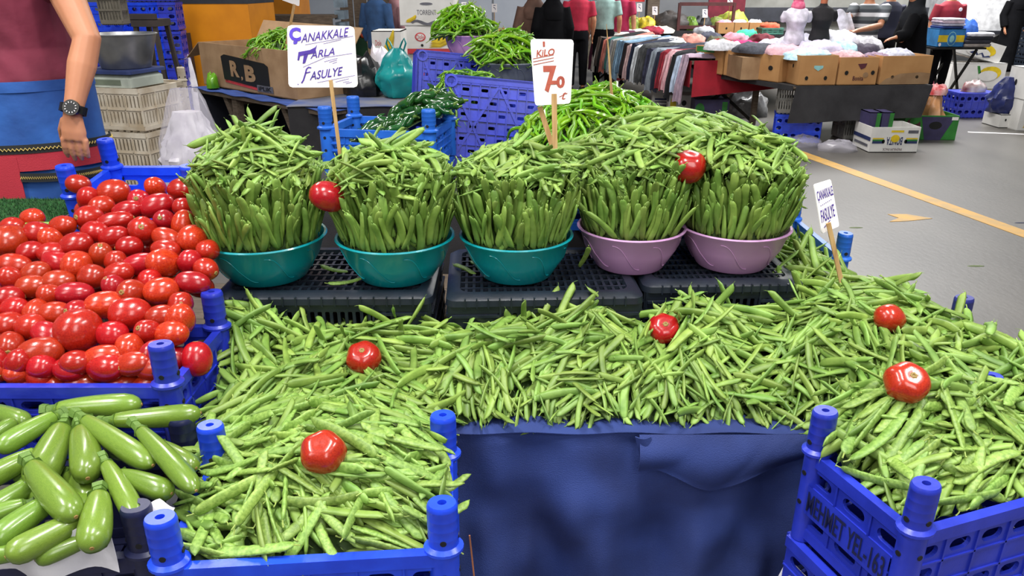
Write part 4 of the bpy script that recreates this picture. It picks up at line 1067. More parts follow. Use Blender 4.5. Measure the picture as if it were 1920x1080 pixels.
p = atY(822, 297, 3.28); base_crate((p.x, p.y, .825), .48, .435, R(3), (R(-14), R(5.5), R(3)), 'blue crate stood on edge showing its ribbed base in front of the grey bowl', M_blue3)
p = atY(772, 190, 3.98); base_crate((p.x, p.y, .825), .42, .48, R(12), (R(-10), R(6), R(14)), 'blue crate stood on edge behind, next to the teal bag', M_blue3)

# ================================================================== hand written cards
def card(q, th, label, stake, name='price_card', sw=(.010, .008)):
    root = empty(name, (0, 0, 0), 0, label, 'sign')
    n = Vector((0, 0, 0)); n = (q[1] - q[0]).cross(q[3] - q[0]).normalized()
    ring = []
    rr = .06
    f_ = Face(*q, off=0)
    for u, v, c in ((0, 0, 0), (1, 0, 1), (1, 1, 2), (0, 1, 3)):
        su = 1 if u == 0 else -1; sv = 1 if v == 0 else -1
        a = (u + su * rr, v); b = (u + su * rr * .3, v + sv * rr * .3); d = (u, v + sv * rr)
        ring += [d, b, a] if c in (0, 2) else [a, b, d]
    mb = MB(); mb.loft([[f_.P(u, v) + n * (-th) for u, v in ring], [f_.P(u, v) for u, v in ring]]); mb.build('board', M_paper, root)
    for a, b in stake:
        mb = MB(); mb.bar(a, b, sw[0], sw[1], up=(0, 1, 0)); mb.build('stake', M_wood, root)
    return root, Face(*q, off=.0012)
Yc = 2.14
q = [atY(541, 164, Yc), atY(671, 164, Yc), atY(664, 49, Yc + .02), atY(538, 47, Yc + .02)]
root, fc = card(q, .004, 'white card with purple hand lettering on a thin stake behind the second bowl', [(atY(620, 150, Yc - .004), atY(643, 335, Yc))], sw=(.0095, .006))
fc.text('Ç', .03, .205, .70, .965, M_ink2, root, bold=.05)
fc.text('ANAKKALE', .20, .92, .78, .92, M_ink, root, shear=.3, bold=.01, slant=.12)
fc.poly([(.14, .44), (.165, .44), (.185, .51), (.29, .535), (.40, .56), (.44, .70), (.41, .655), (.33, .61), (.16, .575)], M_ink, root, 'lettering')
fc.poly([(.215, .385), (.255, .40), (.305, .55), (.24, .55)], M_ink, root, 'lettering')
fc.text('ARLA', .33, .69, .50, .62, M_ink, root, shear=.3, bold=.012, slant=.07)
fc.line([(.19, .07), (.22, .12), (.25, .22), (.27, .30), (.30, .33), (.34, .32)], .022, M_ink, root, 'lettering')
fc.line([(.25, .235), (.325, .255)], .018, M_ink, root, 'lettering')
fc.text('ASULYE', .31, .80, .16, .30, M_ink, root, shear=.3, bold=.014, slant=.09)
fc.disc(.14, .05, .009, .01, M_ink, root, 'lettering', 8)
for a, b in (((.26, .69), (.98, .84)), ((.53, .71), (.80, .78)), ((.22, .33), (.55, .49)), ((.55, .49), (.95, .56)), ((.53, .42), (.73, .48)), ((.60, .41), (.72, .45)), ((.65, .39), (.72, .42)), ((.42, .08), (.97, .20)), ((.68, .09), (.88, .145)), ((.79, .085), (.88, .10)), ((.83, .06), (.92, .09))):
    fc.line([a, b], .008, M_ink, root, 'pen_line')
Yc = 2.33
q = [atY(1003, 198, Yc), atY(1070, 194, Yc), atY(1076, 74, Yc + .03), atY(994, 73, Yc + .03)]
root, fc = card(q, .004, 'white price card reading 1 kilo 70 on a wooden stake behind the middle bowl', [(atY(1039, 176, Yc - .004), atY(1041, 310, Yc - .01)), (atY(1012, 200, Yc + .02), atY(1044, 300, Yc + .01))], sw=(.016, .006))
fc.text('1', .285, .335, .885, .965, M_rink, root, bold=.02)
fc.text('KiLO', .12, .56, .745, .85, M_rink, root, bold=.025, shear=.15, slant=.03)
for k in range(3): fc.line([(.03, .615 + .045 * k), (.54, .675 + .045 * k)], .011, M_rink, root, 'pen_line')
fc.text('7', .27, .60, .19, .60, M_rink, root, bold=.045)
fc.rect(.36, .62, .31, .37, M_rink, root, 'lettering', 1.3)
fc.text('0', .60, .82, .25, .44, M_rink, root, bold=.05)
fc.text('t', .75, .90, .07, .19, M_rink, root, shear=.4, bold=.0)
fc.line([(.68, .115), (.82, .145)], .012, M_rink, root, 'pen_line')
Yc = 1.98
q = [atY(1541, 438, Yc), atY(1574, 424, Yc + .03), atY(1558, 336, Yc + .05), atY(1526, 346, Yc + .02)]
root, fc = card(q, .003, 'small leaning card with purple lettering stuck in the right bean slope', [(atY(1553, 418, Yc - .004), atY(1588, 575, Yc))], sw=(.012, .006))
fc.text('ÇANAKKALE', .06, .97, .62, .86, M_ink, root, bold=.01, slant=.02)
for k in range(7): fc.rect(.16 + .1 * k, .21 + .1 * k, .54 + .008 * k, .555 + .008 * k, M_ink, root, 'pen_line')
fc.text('FASULYE', .08, .88, .22, .48, M_ink, root, shear=.2, bold=.01, slant=.04)
fc.line([(.16, .1), (.55, .2)], .02, M_ink, root, 'pen_line')
# thin split stake rising from the chilli pile
mb = MB(); mb.tube([atY(1146, 178, 3.05), atY(1142, 110, 3.05), atY(1137, 45, 3.05)], [.009, .008, .002], 6, .5); mb.tube([atY(1148, 178, 3.06), atY(1140, 90, 3.06)], [.005, .001], 5)
tag(mb.build('stake', M_wood), 'bare splintered wooden stake in the chilli pile', 'stake')

# ================================================================== people
def ering(c, rx, ry, n=20, ang=0): return [(c[0] + rx * math.cos(2 * math.pi * k / n), c[1] + ry * math.sin(2 * math.pi * k / n), c[2]) for k in range(n)]
def hand_into(mb, wrist, d, side, nrm, s=1.0, curl=.5):
    """palm with four unequal bent fingers and a thumb leaving the side of the palm"""
    d = d.normalized(); side = (side - d * side.dot(d)).normalized(); nrm = d.cross(side).normalized() * (1 if d.cross(side).dot(nrm) > 0 else -1)
    pe = wrist + d * .088 * s
    mb.tube([wrist - d * .02 * s, wrist + d * .02 * s, wrist + d * .06 * s, pe], [(.026 * s, .019 * s), (.032 * s, .018 * s), (.040 * s, .018 * s), (.039 * s, .014 * s)], 12, up=nrm)
    for k, (o, L) in enumerate(((-.034, .058), (-.0115, .070), (.0115, .076), (.034, .068))):
        p = pe + side * o * s - d * .006 * s; r = .0095 * s; c1 = curl * (.55 + .1 * k)
        q = p + (d * math.cos(c1 * .5) + nrm * math.sin(c1 * .5)) * L * .45 * s
        w = q + (d * math.cos(c1 * 1.4) + nrm * math.sin(c1 * 1.4)) * L * .33 * s
        e = w + (d * math.cos(c1 * 2.1) + nrm * math.sin(c1 * 2.1)) * L * .26 * s
        mb.tube([p, q, w, e], [r * 1.08, r, r * .95, r * .75], 10); mb.ball(e, r * .78, 8, 6)
    t0 = wrist + d * .025 * s + side * .03 * s + nrm * .006; t1 = t0 + d * .036 * s + side * .018 * s + nrm * .014 * s; t2 = t1 + d * .03 * s + side * .004 * s + nrm * .012 * s
    mb.tube([t0 - side * .015 * s, t0, t1, t2], [.012 * s, .013 * s, .0105 * s, .008 * s], 8); mb.ball(t2, .0082 * s, 8, 6)

def person(loc, h, yaw, label, shirt, pants=None, robe=None, scarf=None, hair=M_hair, arms=None, sleeve=.55, voxel=.016, lean=0, skin=M_skin, hands=None, hat=None, torso=1.0, scut=.93):
    k = h / 1.75; root = empty('person', loc, 0, label, 'person'); Rz = Matrix.Rotation(yaw, 3, 'Z')
    def W(p):
        p = Vector(p) * k; p = Vector((p.x, p.y - lean * max(0, p.z - .95 * k), p.z)); return Rz @ p
    def ring(z, rx, ry, n=20, oy=0): return [W((rx * math.cos(2 * math.pi * j / n), oy + ry * math.sin(2 * math.pi * j / n), z)) for j in range(n)]
    A = {-1: [(-.185, 0, 1.40), (-.25, .03, 1.12), (-.25, -.07, .88)], 1: [(.185, 0, 1.40), (.25, .03, 1.12), (.25, -.07, .88)]}
    J = {s: [W(p) for p in A[s]] for s in A}
    for s, pts in (arms or {}).items(): J[s] = [Vector(p) - Vector(loc) for p in pts]
    T = [(.86, .150, .11), (.98, .158, .115), (1.08, .142, .10), (1.2, .150, .108), (1.32, .168, .113), (1.40, .155, .092), (1.455, .075, .06)]
    T = [(z, a * torso, b * torso) for z, a, b in T]
    b = MB(); b.loft([ring(*t) for t in T] + [ring(1.49, .056, .056), ring(1.55, .054, .058)])
    b.ball(W((0, -.01, 1.645)), (.076 * k, .093 * k, .112 * k), 18, 12); b.ball(W((0, -.03, 1.585)), (.055 * k, .062 * k, .06 * k), 14, 8)
    b.tube([W((0, -.095, 1.665)), W((0, -.118, 1.63)), W((0, -.10, 1.615))], [.008 * k, .016 * k, .012 * k], 8)
    b.tube([W((-.025, -.092, 1.578)), W((0, -.097, 1.58)), W((.025, -.092, 1.578))], [.006 * k, .01 * k, .006 * k], 6)
    for s in (-1, 1):
        b.ball(W((s * .078, .005, 1.64)), (.012 * k, .022 * k, .032 * k), 8, 6)
        b.tube([W((s * .085, 0, .95)), W((s * .095, -.01, .72)), W((s * .1, -.005, .50)), W((s * .1, .02, .28)), W((s * .1, .025, .09))], [.088 * k, .075 * k, .055 * k, .05 * k, .036 * k], 12)
        b.tube([W((s * .1, .06, .05)), W((s * .105, -.03, .05)), W((s * .11, -.14, .035))], [.035 * k, .042 * k, .03 * k], 10, .8)
        sh, el, wr = J[s]
        b.tube([sh, sh.lerp(el, .5), el, el.lerp(wr, .35), el.lerp(wr, .75), wr], [.058 * k, .052 * k, .043 * k, .044 * k, .033 * k, .028 * k], 14)
        hd = (hands or {}).get(s, (Vector((0, 1, 0)), Vector((-s, 0, 0)), .5))
        hand_into(b, wr, wr - el if len(hd) < 4 else hd[3], Vector(hd[0]), Vector(hd[1]), k, hd[2])
    baked(b, 'body', skin, root, voxel)
    for s in (-1, 1):
        e = MB(); e.ball(W((s * .032, -.093, 1.655)), .011 * k, 8, 6); e.build('eye', M_eye, root, True)
    if robe:
        g = MB(); g.loft([ring(z, a, c) for z, a, c in ((.03, .27, .23), (.3, .24, .2), (.7, .215, .175), (.95, .2, .16), (1.15, .185, .145), (1.32, .19, .135), (1.41, .17, .11), (1.47, .08, .075))])
        for s in (-1, 1):
            sh, el, wr = J[s]; g.tube([sh, el, el.lerp(wr, .5), wr.lerp(el, .06)], [.075 * k, .075 * k, .075 * k, .07 * k], 14)
        baked(g, 'robe', robe, root, voxel)
    else:
        g = MB(); g.loft([ring(z, a + .02, c + .02) for z, a, c in [(scut, .153 * torso, .112 * torso)] + [t for t in T if t[0] > scut + .02]])
        for s in (-1, 1):
            sh, el, wr = J[s]
            e = sh.lerp(el, sleeve / .55 * .8) if sleeve <= .68 else wr.lerp(el, .06)
            g.tube([sh, e] if sleeve <= .68 else [sh, el, e], [.072 * k, .068 * k] if sleeve <= .68 else [.07 * k, .058 * k, .042 * k], 14)
        so = baked(g, 'shirt', shirt, root, voxel)
        if voxel < .006:      # soft diagonal folds in the cloth
            me = so.data; n_ = len(me.vertices); co = np.empty(n_ * 3); me.vertices.foreach_get('co', co); co = co.reshape(-1, 3); nr = np.empty(n_ * 3); me.vertices.foreach_get('normal', nr); nr = nr.reshape(-1, 3)
            ph = co[:, 2] * 26 + co[:, 0] * 15 + 1.6 * np.sin(co[:, 0] * 9 + co[:, 1] * 6); d_ = .0055 * np.abs(np.sin(ph)) ** 2 * (.5 + .5 * np.sin(co[:, 0] * 13 + co[:, 2] * 7)) + .004 * np.sin(co[:, 2] * 11 - co[:, 0] * 21)
            co = co + nr * d_[:, None]; me.vertices.foreach_set('co', co.ravel()); me.update()
        g = MB(); g.loft([ring(z, a, c) for z, a, c in ((.82, .165, .125), (.92, .17, .13), (scut + .05, .162, .12))])
        for s in (-1, 1): g.tube([W((s * .085, 0, .92)), W((s * .097, -.01, .6)), W((s * .1, 0, .3)), W((s * .1, .02, .1))], [.098 * k, .082 * k, .068 * k, .06 * k], 14)
        baked(g, 'trousers', pants, root, voxel)
    if scarf:
        g = MB(); g.ball(W((0, .02, 1.66)), (.094 * k, .105 * k, .125 * k), 18, 12); g.loft([ring(1.60, .095, .10, oy=.03), ring(1.50, .10, .10, oy=.02), ring(1.43, .155, .125), ring(1.34, .185, .15), ring(1.22, .17, .15)])
        baked(g, 'headscarf', scarf, root, voxel)
    else:
        g = MB(); g.ball(W((0, .018, 1.675)), (.084 * k, .096 * k, .10 * k), 18, 12); baked(g, 'hair', hair, root, voxel)
    for s in (-1, 1):
        f = MB(); f.tube([W((s * .1, .075, .04)), W((s * .105, -.03, .045)), W((s * .11, -.15, .035))], [.042 * k, .05 * k, .036 * k], 12, .85); f.build('shoe', M_black, root, True)
    return root
# ---- the seller on the left
mloc = Vector((-1.73, 2.72, .33))
el = atY(163, 74, 2.52); wr = atY(136, 212, 2.43); sh = atY(92, -80, 2.60)
man = person(mloc, 1.74, R(18), 'seller in a maroon T-shirt and blue apron, arm hanging, watch on wrist', M_shirt, mat('dark_trousers', (34, 40, 60), .85), arms={1: [sh, el, wr]}, voxel=.0045, torso=1.12, scut=.945,
             hands={1: (Vector((-1, -.1, 0)), Vector((0, 1, 0)), .38, Vector((-.12, -.06, -1)))}, sleeve=.30)
# the wrist watch
wd = (wr - el).normalized(); wp = wr - wd * .012 - mloc; sx_ = Vector((1, .1, 0)); sx_ = (sx_ - wd * sx_.dot(wd)).normalized(); sy_ = wd.cross(sx_)
mb = MB(); n = 28; rg = []
for t, q in ((-.013, 0), (-.013, .005), (.013, .005), (.013, 0)): rg.append([wp + wd * t + sx_ * ((.036 + q) * math.cos(2 * math.pi * j / n)) + sy_ * ((.028 + q) * math.sin(2 * math.pi * j / n)) for j in range(n)])
mb.loft(rg + [rg[0]], False); wt = mb.build('watch_strap', mat('watch_black', (30, 30, 34), .35, metal=.3), man, False); wt['label'] = 'black wrist watch'
fdir = -sy_ if sy_.y > 0 else sy_
dc = wp + fdir * .033 + sx_ * .010
mb = MB(); mb.tube([dc - fdir * .006, dc + fdir * .006], .025, 24); mb.build('watch_case', M_steel, wt)
mb = MB(); mb.tube([dc + fdir * .006, dc + fdir * .0068], .0205, 24); mb.build('watch_dial', M_black, wt)
for j in range(12):
    a = j * math.pi / 6; mb = MB(); mb.bar(dc + fdir * .0072 + (sx_ * math.cos(a) + wd * math.sin(a)) * .0145, dc + fdir * .0072 + (sx_ * math.cos(a) + wd * math.sin(a)) * .0188, .002, .0006, up=fdir); mb.build('hour_mark', M_paper, wt)
# apron: wrapped shells around the hips
Ra = Matrix.Rotation(R(18), 3, 'Z')
def hip(a, z, o):
    rx, ry = .212 + o, .168 + o; fl_ = .012 * (1.25 - z) * 3
    p = Ra @ Vector(((rx + fl_) * math.cos(a), (ry + fl_) * math.sin(a), 0)); return Vector((p.x, p.y, z - mloc.z))
ap = None
def strip(z0, z1, o, m, name, a0=-200, a1=20, wob=0, par=None, sag=0):
    mb = MB()
    def fn(u, v):
        a = R(a0 + (a1 - a0) * u); z = z0 + (z1 - z0) * v - sag * math.sin(math.pi * u)
        return hip(a, z, o + wob * math.sin(a * 7 + z * 9) * (.3 + v))
    mb.grid(fn, 60, 10, .003); return mb.build(name, m, par or man, True)
apn = strip(1.285, .88, .010, M_apron, 'apron', wob=.006)
strip(1.305, 1.27, .013, M_apron, 'apron_waistband', wob=.003, par=apn)
strip(1.09, 1.06, .023, M_trim, 'apron_trim', par=apn, sag=-.01)
strip(1.06, 1.0, .021, M_apred, 'apron_red_band', par=apn, sag=-.01)
strip(1.005, .975, .025, M_trim, 'apron_trim', -95, 20, par=apn, sag=.012)
strip(1.06, .88, .022, M_apred, 'apron_red_panel', -200, -95, par=apn)
for zc, a0, a1, sg in ((1.075, -200, 20, -.01), (.99, -95, 20, .012)):
    mb = MB(); n = 150; mb.tube([hip(R(a0 + (a1 - a0) * i / n), zc + .004 * (1 if i % 2 else -1) - sg * math.sin(math.pi * i / n), .029) for i in range(n + 1)], .0022, 4); mb.build('zigzag_braid', M_gold, apn)
mb = MB(); mb.box((-1.75, 2.85, .165), (1.0, .7, .33)); tag(mb.build('platform', M_plank), 'low wooden platform the seller stands on behind the stall', 'platform')
# turf covered table in front of him
tt = empty('turf_table', (0, 0, 0), 0, 'table covered with green artificial turf beside the seller', 'table')
mb = MB(); mb.box((-2.02, 2.27, .90), (1.22, .42, .05)); mb.build('table_top', M_plank, tt)
for x in (-2.6, -1.5):
    for y in (2.1, 2.44): mb = MB(); mb.box((x, y, .4375), (.05, .05, .875)); mb.build('leg', M_plank, tt)
mb = MB(); tr = np.random.RandomState(2); X = tr.uniform(-2.62, -1.42, 15000); Y = tr.uniform(2.06, 2.475, 15000); a = tr.uniform(0, 6.28, 15000); hgt = tr.uniform(.008, .015, 15000)
for x, y, t, hh in zip(X, Y, a, hgt):
    n = len(mb.v); c_, s_ = math.cos(t), math.sin(t)
    mb.v += [(x - c_ * .0016, y - s_ * .0016, .925), (x + c_ * .0016, y + s_ * .0016, .925), (x + s_ * .005, y - c_ * .005, .925 + hh)]; mb.f.append((n, n + 1, n + 2))
tf = mb.build('turf_pile', M_turf, tt); tf['kind'] = 'stuff'
mb = MB(); mb.grid(lambda u, v: (-2.63 + 1.21 * u, 2.055 + .425 * v, .927), 20, 8, .002); mb.build('turf_backing', M_turf, tt)
o = link('bean', BM[2][0], None, M=Matrix(tmat(tuple(at(62, 421, .975)), .05, .02, 0, .13).tolist())); link('stem', BM[2][1], o); tag(o, 'green bean pod lying on the tomatoes by the turf', 'bean')

# ================================================================== stuff around the hall: cartons, cloth, bags
def carton(A, B, W_, H, label, m=M_card, name='carton', open_top=True, flaps=0, yslope=0):
    """open box whose front bottom edge runs from A to B; local x along the front, y away, z up"""
    A = Vector(A); B = Vector(B); L = (B - A).length; rz = math.atan2(B.y - A.y, B.x - A.x)
    root = empty(name, A, rz, label, 'box'); t = .008
    mb = MB(); mb.box((L / 2, W_ / 2, t / 2), (L, W_, t)); mb.box((L / 2, t / 2, H / 2), (L, t, H)); mb.box((L / 2, W_ - t / 2, H / 2), (L, t, H)); mb.box((t / 2, W_ / 2, H / 2), (t, W_ - 2 * t, H)); mb.box((L - t / 2, W_ / 2, H / 2), (t, W_ - 2 * t, H))
    if not open_top: mb.box((L / 2, W_ / 2, H - t / 2), (L, W_, t))
    mb.build('box_body', m, root)
    root['L'] = L
    fr = Face((0, 0, 0), (L, 0, 0), (L, 0, H), (0, 0, H), .003); lf = Face((0, W_, 0), (0, 0, 0), (0, 0, H), (0, W_, H), .003); rt = Face((L, 0, 0), (L, W_, 0), (L, W_, H), (L, 0, H), .003)
    return root, fr, lf, rt
def cmat(r, g, b, rough=.85, **k): return mat('cloth_%d_%d_%d' % (r, g, b), (r, g, b), rough, k.pop('rgb2', None), k.pop('scale', 14), bump=.25, bscale=40, **k)
def crumple(c, rx, ry, h, m, label, name='garment', seed=0, cat='clothes', group=None, rz=0):
    mb = MB(); n, k_ = 22, 10; rings = []
    for i in range(k_ + 1):
        t = i / k_; rr = math.cos(t * math.pi / 2) ** .6 if t < 1 else .02
        ring = []
        for j in range(n):
            a = 2 * math.pi * j / n; q = rr * (1 + .22 * noise3((math.cos(a) * 1.5, math.sin(a) * 1.5, t * 2), 1.3, seed))
            z = h * math.sin(t * math.pi / 2) * (1 + .35 * noise3((math.cos(a) * rr * 2.2, math.sin(a) * rr * 2.2, 0), 1.6, seed + 3))
            x, y = rx * q * math.cos(a), ry * q * math.sin(a)
            ring.append((x * math.cos(rz) - y * math.sin(rz), x * math.sin(rz) + y * math.cos(rz), max(0, z)))
        rings.append(ring)
    mb.loft(rings); o = mb.build(name, m, None, True, loc=c); tag(o, label, cat, group); return o
def stack(c, L, W_, cols, label, rz=0, th=.03, name='folded_clothes', group=None):
    root = empty(name, c, rz, label, 'clothes', group); rg = random.Random(len(label))
    for k, m in enumerate(cols):
        mb = MB(); ring = lambda z, e: [(x + rg.uniform(-.004, .004), y, z) for x, y in rrect(L / 2 - e, W_ / 2 - e, .04, 4)]
        mb.loft([ring(k * th, .012), ring(k * th + th * .3, 0), ring(k * th + th * .75, 0), ring(k * th + th, .015)]); mb.build('folded_piece', m, root, True, loc=(rg.uniform(-.015, .015), rg.uniform(-.01, .01), 0))
    return root
def bag(c, rx, ry, h, m, label, name='plastic_bag', seed=1, ears=True, cat='bag', neck=.28, v=.02):
    root = empty(name, c, 0, label, cat); mb = MB(); n = 28; rings = []
    for i in range(15):
        t = i / 14
        w = (.75 + .35 * math.sin(min(1, t * 2.2) * math.pi / 2)) if t < .45 else 1.1 * (1 - (t - .45) / .55) ** .8 * (1 - neck) + neck
        ring = []
        for j in range(n):
            a = 2 * math.pi * j / n; q = w * (1 + .3 * noise3((math.cos(a) * 2, math.sin(a) * 2, t * 3), 1.5, seed) + .08 * noise3((math.cos(a) * 6, math.sin(a) * 6, t * 9), 1.5, seed) + .05 * math.sin(a * 9 + 4 * noise3((a, t, 0), 2, seed)) * t)
            ring.append((rx * q * math.cos(a), ry * q * math.sin(a), h * t))
        rings.append(ring)
    mb.loft(rings); mb.build('bag_body', m, root, True)
    if ears:
        for s in (-1, 1):
            e = MB(); e.tube([(s * rx * .12, 0, h * .95), (s * rx * .3, 0, h * 1.12), (s * rx * .42, 0, h * 1.2), (s * rx * .5, 0, h * 1.1), (s * rx * .35, 0, h * .93)], [.018, .02, .018, .02, .018], 8, .35); e.build('handle', m, root, True)
    return root
def banana_print(f, root, u0=.45, v0=.2, s=.4):
    for k in range(4):
        f.poly([(u0 + s * (.02 * k), v0 + s * .12 * k), (u0 + s * .4, v0 + s * (.10 * k)), (u0 + s * .8, v0 + s * (.35 + .12 * k)), (u0 + s * .95, v0 + s * (.9 + .1 * k)), (u0 + s * .85, v0 + s * (.95 + .1 * k)), (u0 + s * .6, v0 + s * (.55 + .12 * k)), (u0 + s * .35, v0 + s * (.28 + .13 * k))], M_ban if k % 2 else M_ban2, root, 'banana_print', 1 + .3 * k)
M_ban = mat('print_yellow', (232, 200, 30), .6); M_ban2 = mat('print_yellow_dark', (206, 172, 20), .6); M_red = mat('print_red', (206, 60, 66), .6); M_wcart = mat('white_carton', (222, 220, 216), .7, (208, 206, 202), 6)
M_navyp = mat('print_navy', (40, 52, 100), .6); M_greenp = mat('print_green', (52, 140, 54), .6); M_purp = mat('print_purple', (66, 60, 100), .6); M_brown = mat('print_brown', (90, 40, 50), .6); M_grey = mat('print_grey', (104, 104, 114), .6); M_tealp = mat('print_teal', (150, 206, 206), .6)

# ---- white crate stack with scales
S0 = Vector((-2.41, 4.75, 0)); Sr = R(-14)
for k in range(4): crate((S0.x, S0.y, .26 * k), Sr, .52, .36, .257, M_white_pl, ['bottom dirty white crate of the stack under the scales', 'second dirty white crate of the stack under the scales', 'third dirty white crate of the stack under the scales', 'top dirty white crate directly under the scales'][k], 0, 'vertical')
Mz = Matrix.Rotation(Sr, 4, 'Z')
sc_ = empty('scales', (S0.x + .03, S0.y - .02, 1.04), Sr, 'pale weighing scales with a dark blue plate on white crates', 'scales')
mb = MB(); mb.loft([[(x, y, z) for x, y in rrect(.17 - e, .15 - e, .02, 4)] for z, e in ((0, 0), (.05, 0), (.075, .02))]); mb.build('scales_body', mat('scales_pale', (190, 198, 186), .5), sc_)
mb = MB(); mb.loft([[(x, y, z) for x, y in rrect(.185 - e, .165 - e, .02, 4)] for z, e in ((.078, 0), (.095, 0), (.1, .008))]); mb.build('weighing_plate', mat('scales_blue', (52, 66, 118), .4), sc_)
mb = MB(); mb.box((0, -.152, .03), (.2, .004, .03)); mb.build('display', mat('scales_display', (120, 130, 112), .3), sc_)
mb = MB(); mb.lathe([(.02, 0), (.135, 0), (.14, .004), (.195, .19), (.203, .193), (.203, .198), (.192, .198), (.132, .01), (.02, .008)], 40)
tag(mb.build('metal_tub', M_alu, None, True, loc=(S0.x + .06, S0.y - .02, 1.141)), 'round aluminium tub standing on the scales', 'tub')
# pale shallow crate and open white crate behind the stack
crate((S0.x - .12, S0.y + .48, .80), R(-22), .5, .34, .20, M_white_pl, 'white crate with corner posts beside the scales', .09, 'slots'); crate((S0.x - .12, S0.y + .48, .54), R(-22), .5, .34, .257, M_white_pl, 'dirty white crate below the one with posts', 0, 'vertical')
crate((S0.x - .12, S0.y + .48, .27), R(-22), .5, .34, .257, M_white_pl, 'second lowest white crate beside the clear bag', 0, 'vertical'); crate((S0.x - .12, S0.y + .48, .0), R(-22), .5, .34, .257, M_white_pl, 'lowest white crate beside the clear bag', 0, 'vertical')
p = atY(362, 300, 4.5)
cb = bag((p.x + .03, 4.45, 0), 0.21, .17, 1.05, M_bag, 'big clear bag stuffed with white plastic bags beside the white crates', 'clear_bag', 4, False, neck=.35)
def crk(a, t):
    p = (math.cos(a) * 3, math.sin(a) * 3, t * 9); return 1 + .28 * noise3(p, 1.2, 8) + .22 * abs(noise3(p, 3.1, 2)) - .12 * abs(noise3(p, 6.3, 5))
mb = MB(); rings = []
for i in range(41):
    t = i / 40; w = (1.0 if t < .7 else 1 - (t - .7) / .3 * .6)
    rings.append([(.19 * w * crk(a, t) * math.cos(a), .12 * w * crk(a, t) * math.sin(a), .02 + .9 * t) for a in [2 * math.pi * j / 56 for j in range(56)]])
mb.loft(rings); mb.build('bag_contents', M_bagw, cb, True)

# ---- trestle table with the big cardboard box
E0 = Vector((-2.79, 6.7, .8)); E1 = Vector((-1.33, 5.36, .8)); ex = (E1 - E0).normalized(); ey = Vector((-ex.y, ex.x, 0)); rz_t = math.atan2(ex.y, ex.x)
tr_ = empty('trestle_table', (E0.x, E0.y, 0), rz_t, 'old wooden trestle table under the big cardboard box', 'table'); LT = (E1 - E0).length
for k in range(4):
    mb = MB(); mb.box((LT / 2, .1 + .2 * k, .76), (LT, .19, .03)); mb.build('plank', M_plank, tr_)
for x in (.45, 1.35):
    mb = MB(); mb.bar((x, .08, .74), (x + .38, .1, .02), .06, .05); mb.build('leg', M_plank, tr_); mb = MB(); mb.bar((x + .2, .08, .72), (x + .2, .72, .72), .06, .06); mb.build('crossbar', M_plank, tr_)
    mb = MB(); mb.bar((x + .2, .06, .74), (x + .2, .06, .0), .08, .06); mb.build('leg', M_plank, tr_)
    mb = MB(); mb.bar((x + .2, .70, .74), (x + .2, .70, .0), .08, .06); mb.build('leg', M_plank, tr_)
mb = MB(); mb.grid(lambda u, v: (LT * u, .80 + .02 * math.sin(17 * u), .75 - .52 * v - .18 * u * v), 30, 8, .004); mb.build('rear_cloth', mat('dark_navy_cloth', (24, 28, 44), .9), tr_, True)
mb = MB(); mb.grid(lambda u, v: (.02 + .015 * math.sin(13 * u), .03 + .78 * u, .75 - .5 * v), 16, 8, .004); mb.build('side_cloth', mat('dark_navy_cloth', (24, 28, 44), .9), tr_, True)
mb = MB(); mb.grid(lambda u, v: (-.02 + (LT + .04) * u, -.01 + .85 * v, .782 + .006 * math.sin(30 * u) * (v < .2)), 40, 6, .004); o = mb.build('table_cloth', M_bluec, None, True, loc=(E0.x, E0.y, 0), rot=(0, 0, rz_t)); tag(o, 'blue cloth lying on the trestle table', 'cloth')
bA = E0 - ex * .06 + ey * .14; bB = E0 + ex * 1.44 + ey * .14; bA.z = bB.z = .79
bx, fr, lf, rt = carton(bA, bB, .56, .36, 'big worn cardboard box with black printed panel on the trestle table', M_card2)
fr.poly([(.26, .22), (.30, .16), (.70, .10), (.745, .16), (.745, .62), (.71, .68), (.29, .78), (.25, .73)], M_black, bx); fr.poly([(.27, .15), (.62, .07), (.62, .13), (.27, .21)], M_red, bx)
fr.text('R', .345, .44, .30, .66, M_card2, bx, bold=.05, lift=1.8); fr.text(',', .455, .475, .24, .33, M_card2, bx, bold=.05, lift=1.8); fr.text('B', .50, .61, .24, .60, M_card2, bx, bold=.05, lift=1.8)
fr.rect(.615, .775, .06, .2, M_grey, bx, lift=1.9); fr.text('iPLiK', .63, .76, .085, .175, M_black, bx, bold=.03, lift=2.5)
for (a, b, c, d, nm) in (((0, .0, .36), (1.5, .0, .36), (1.45, -.10, .30), (.2, -.12, .29), 0), ((0, .56, .36), (0, 0, .36), (-.22, -.02, .22), (-.24, .5, .30), 1), ((1.5, 0, .36), (1.5, .56, .36), (1.72, .5, .2), (1.7, .05, .18), 2), ((0, .56, .36), (1.5, .56, .36), (1.5, .66, .50), (0, .66, .52), 3)):
    if nm in (0, 2): continue
    mb = MB(); q = [Vector(v) for v in (a, b, c, d)]; nn = (q[1] - q[0]).cross(q[3] - q[0]).normalized() * .006
    mb.loft([q, [p + nn for p in q]]); mb.build('flap', M_card2, bx)
cx_ = bA + ex * .95 + ey * .28
pepper_pile(dome(cx_.x, cx_.y, .36, .30, 1.06, .22), ell(cx_.x, cx_.y, .33, .26), (cx_.x - .6, cx_.x + .6, cx_.y - .6, cx_.y + .6), 260, 21, 'green chillies heaped in the big cardboard box', None, .14, True, corelab='packed chillies in the big cardboard box')
crumple((E0.x + .22, E0.y - .10, .79), .05, .05, .12, M_pepj, 'small bunch of chillies at the corner of the cardboard box', 'chilli_bunch', 5, 'peppers')
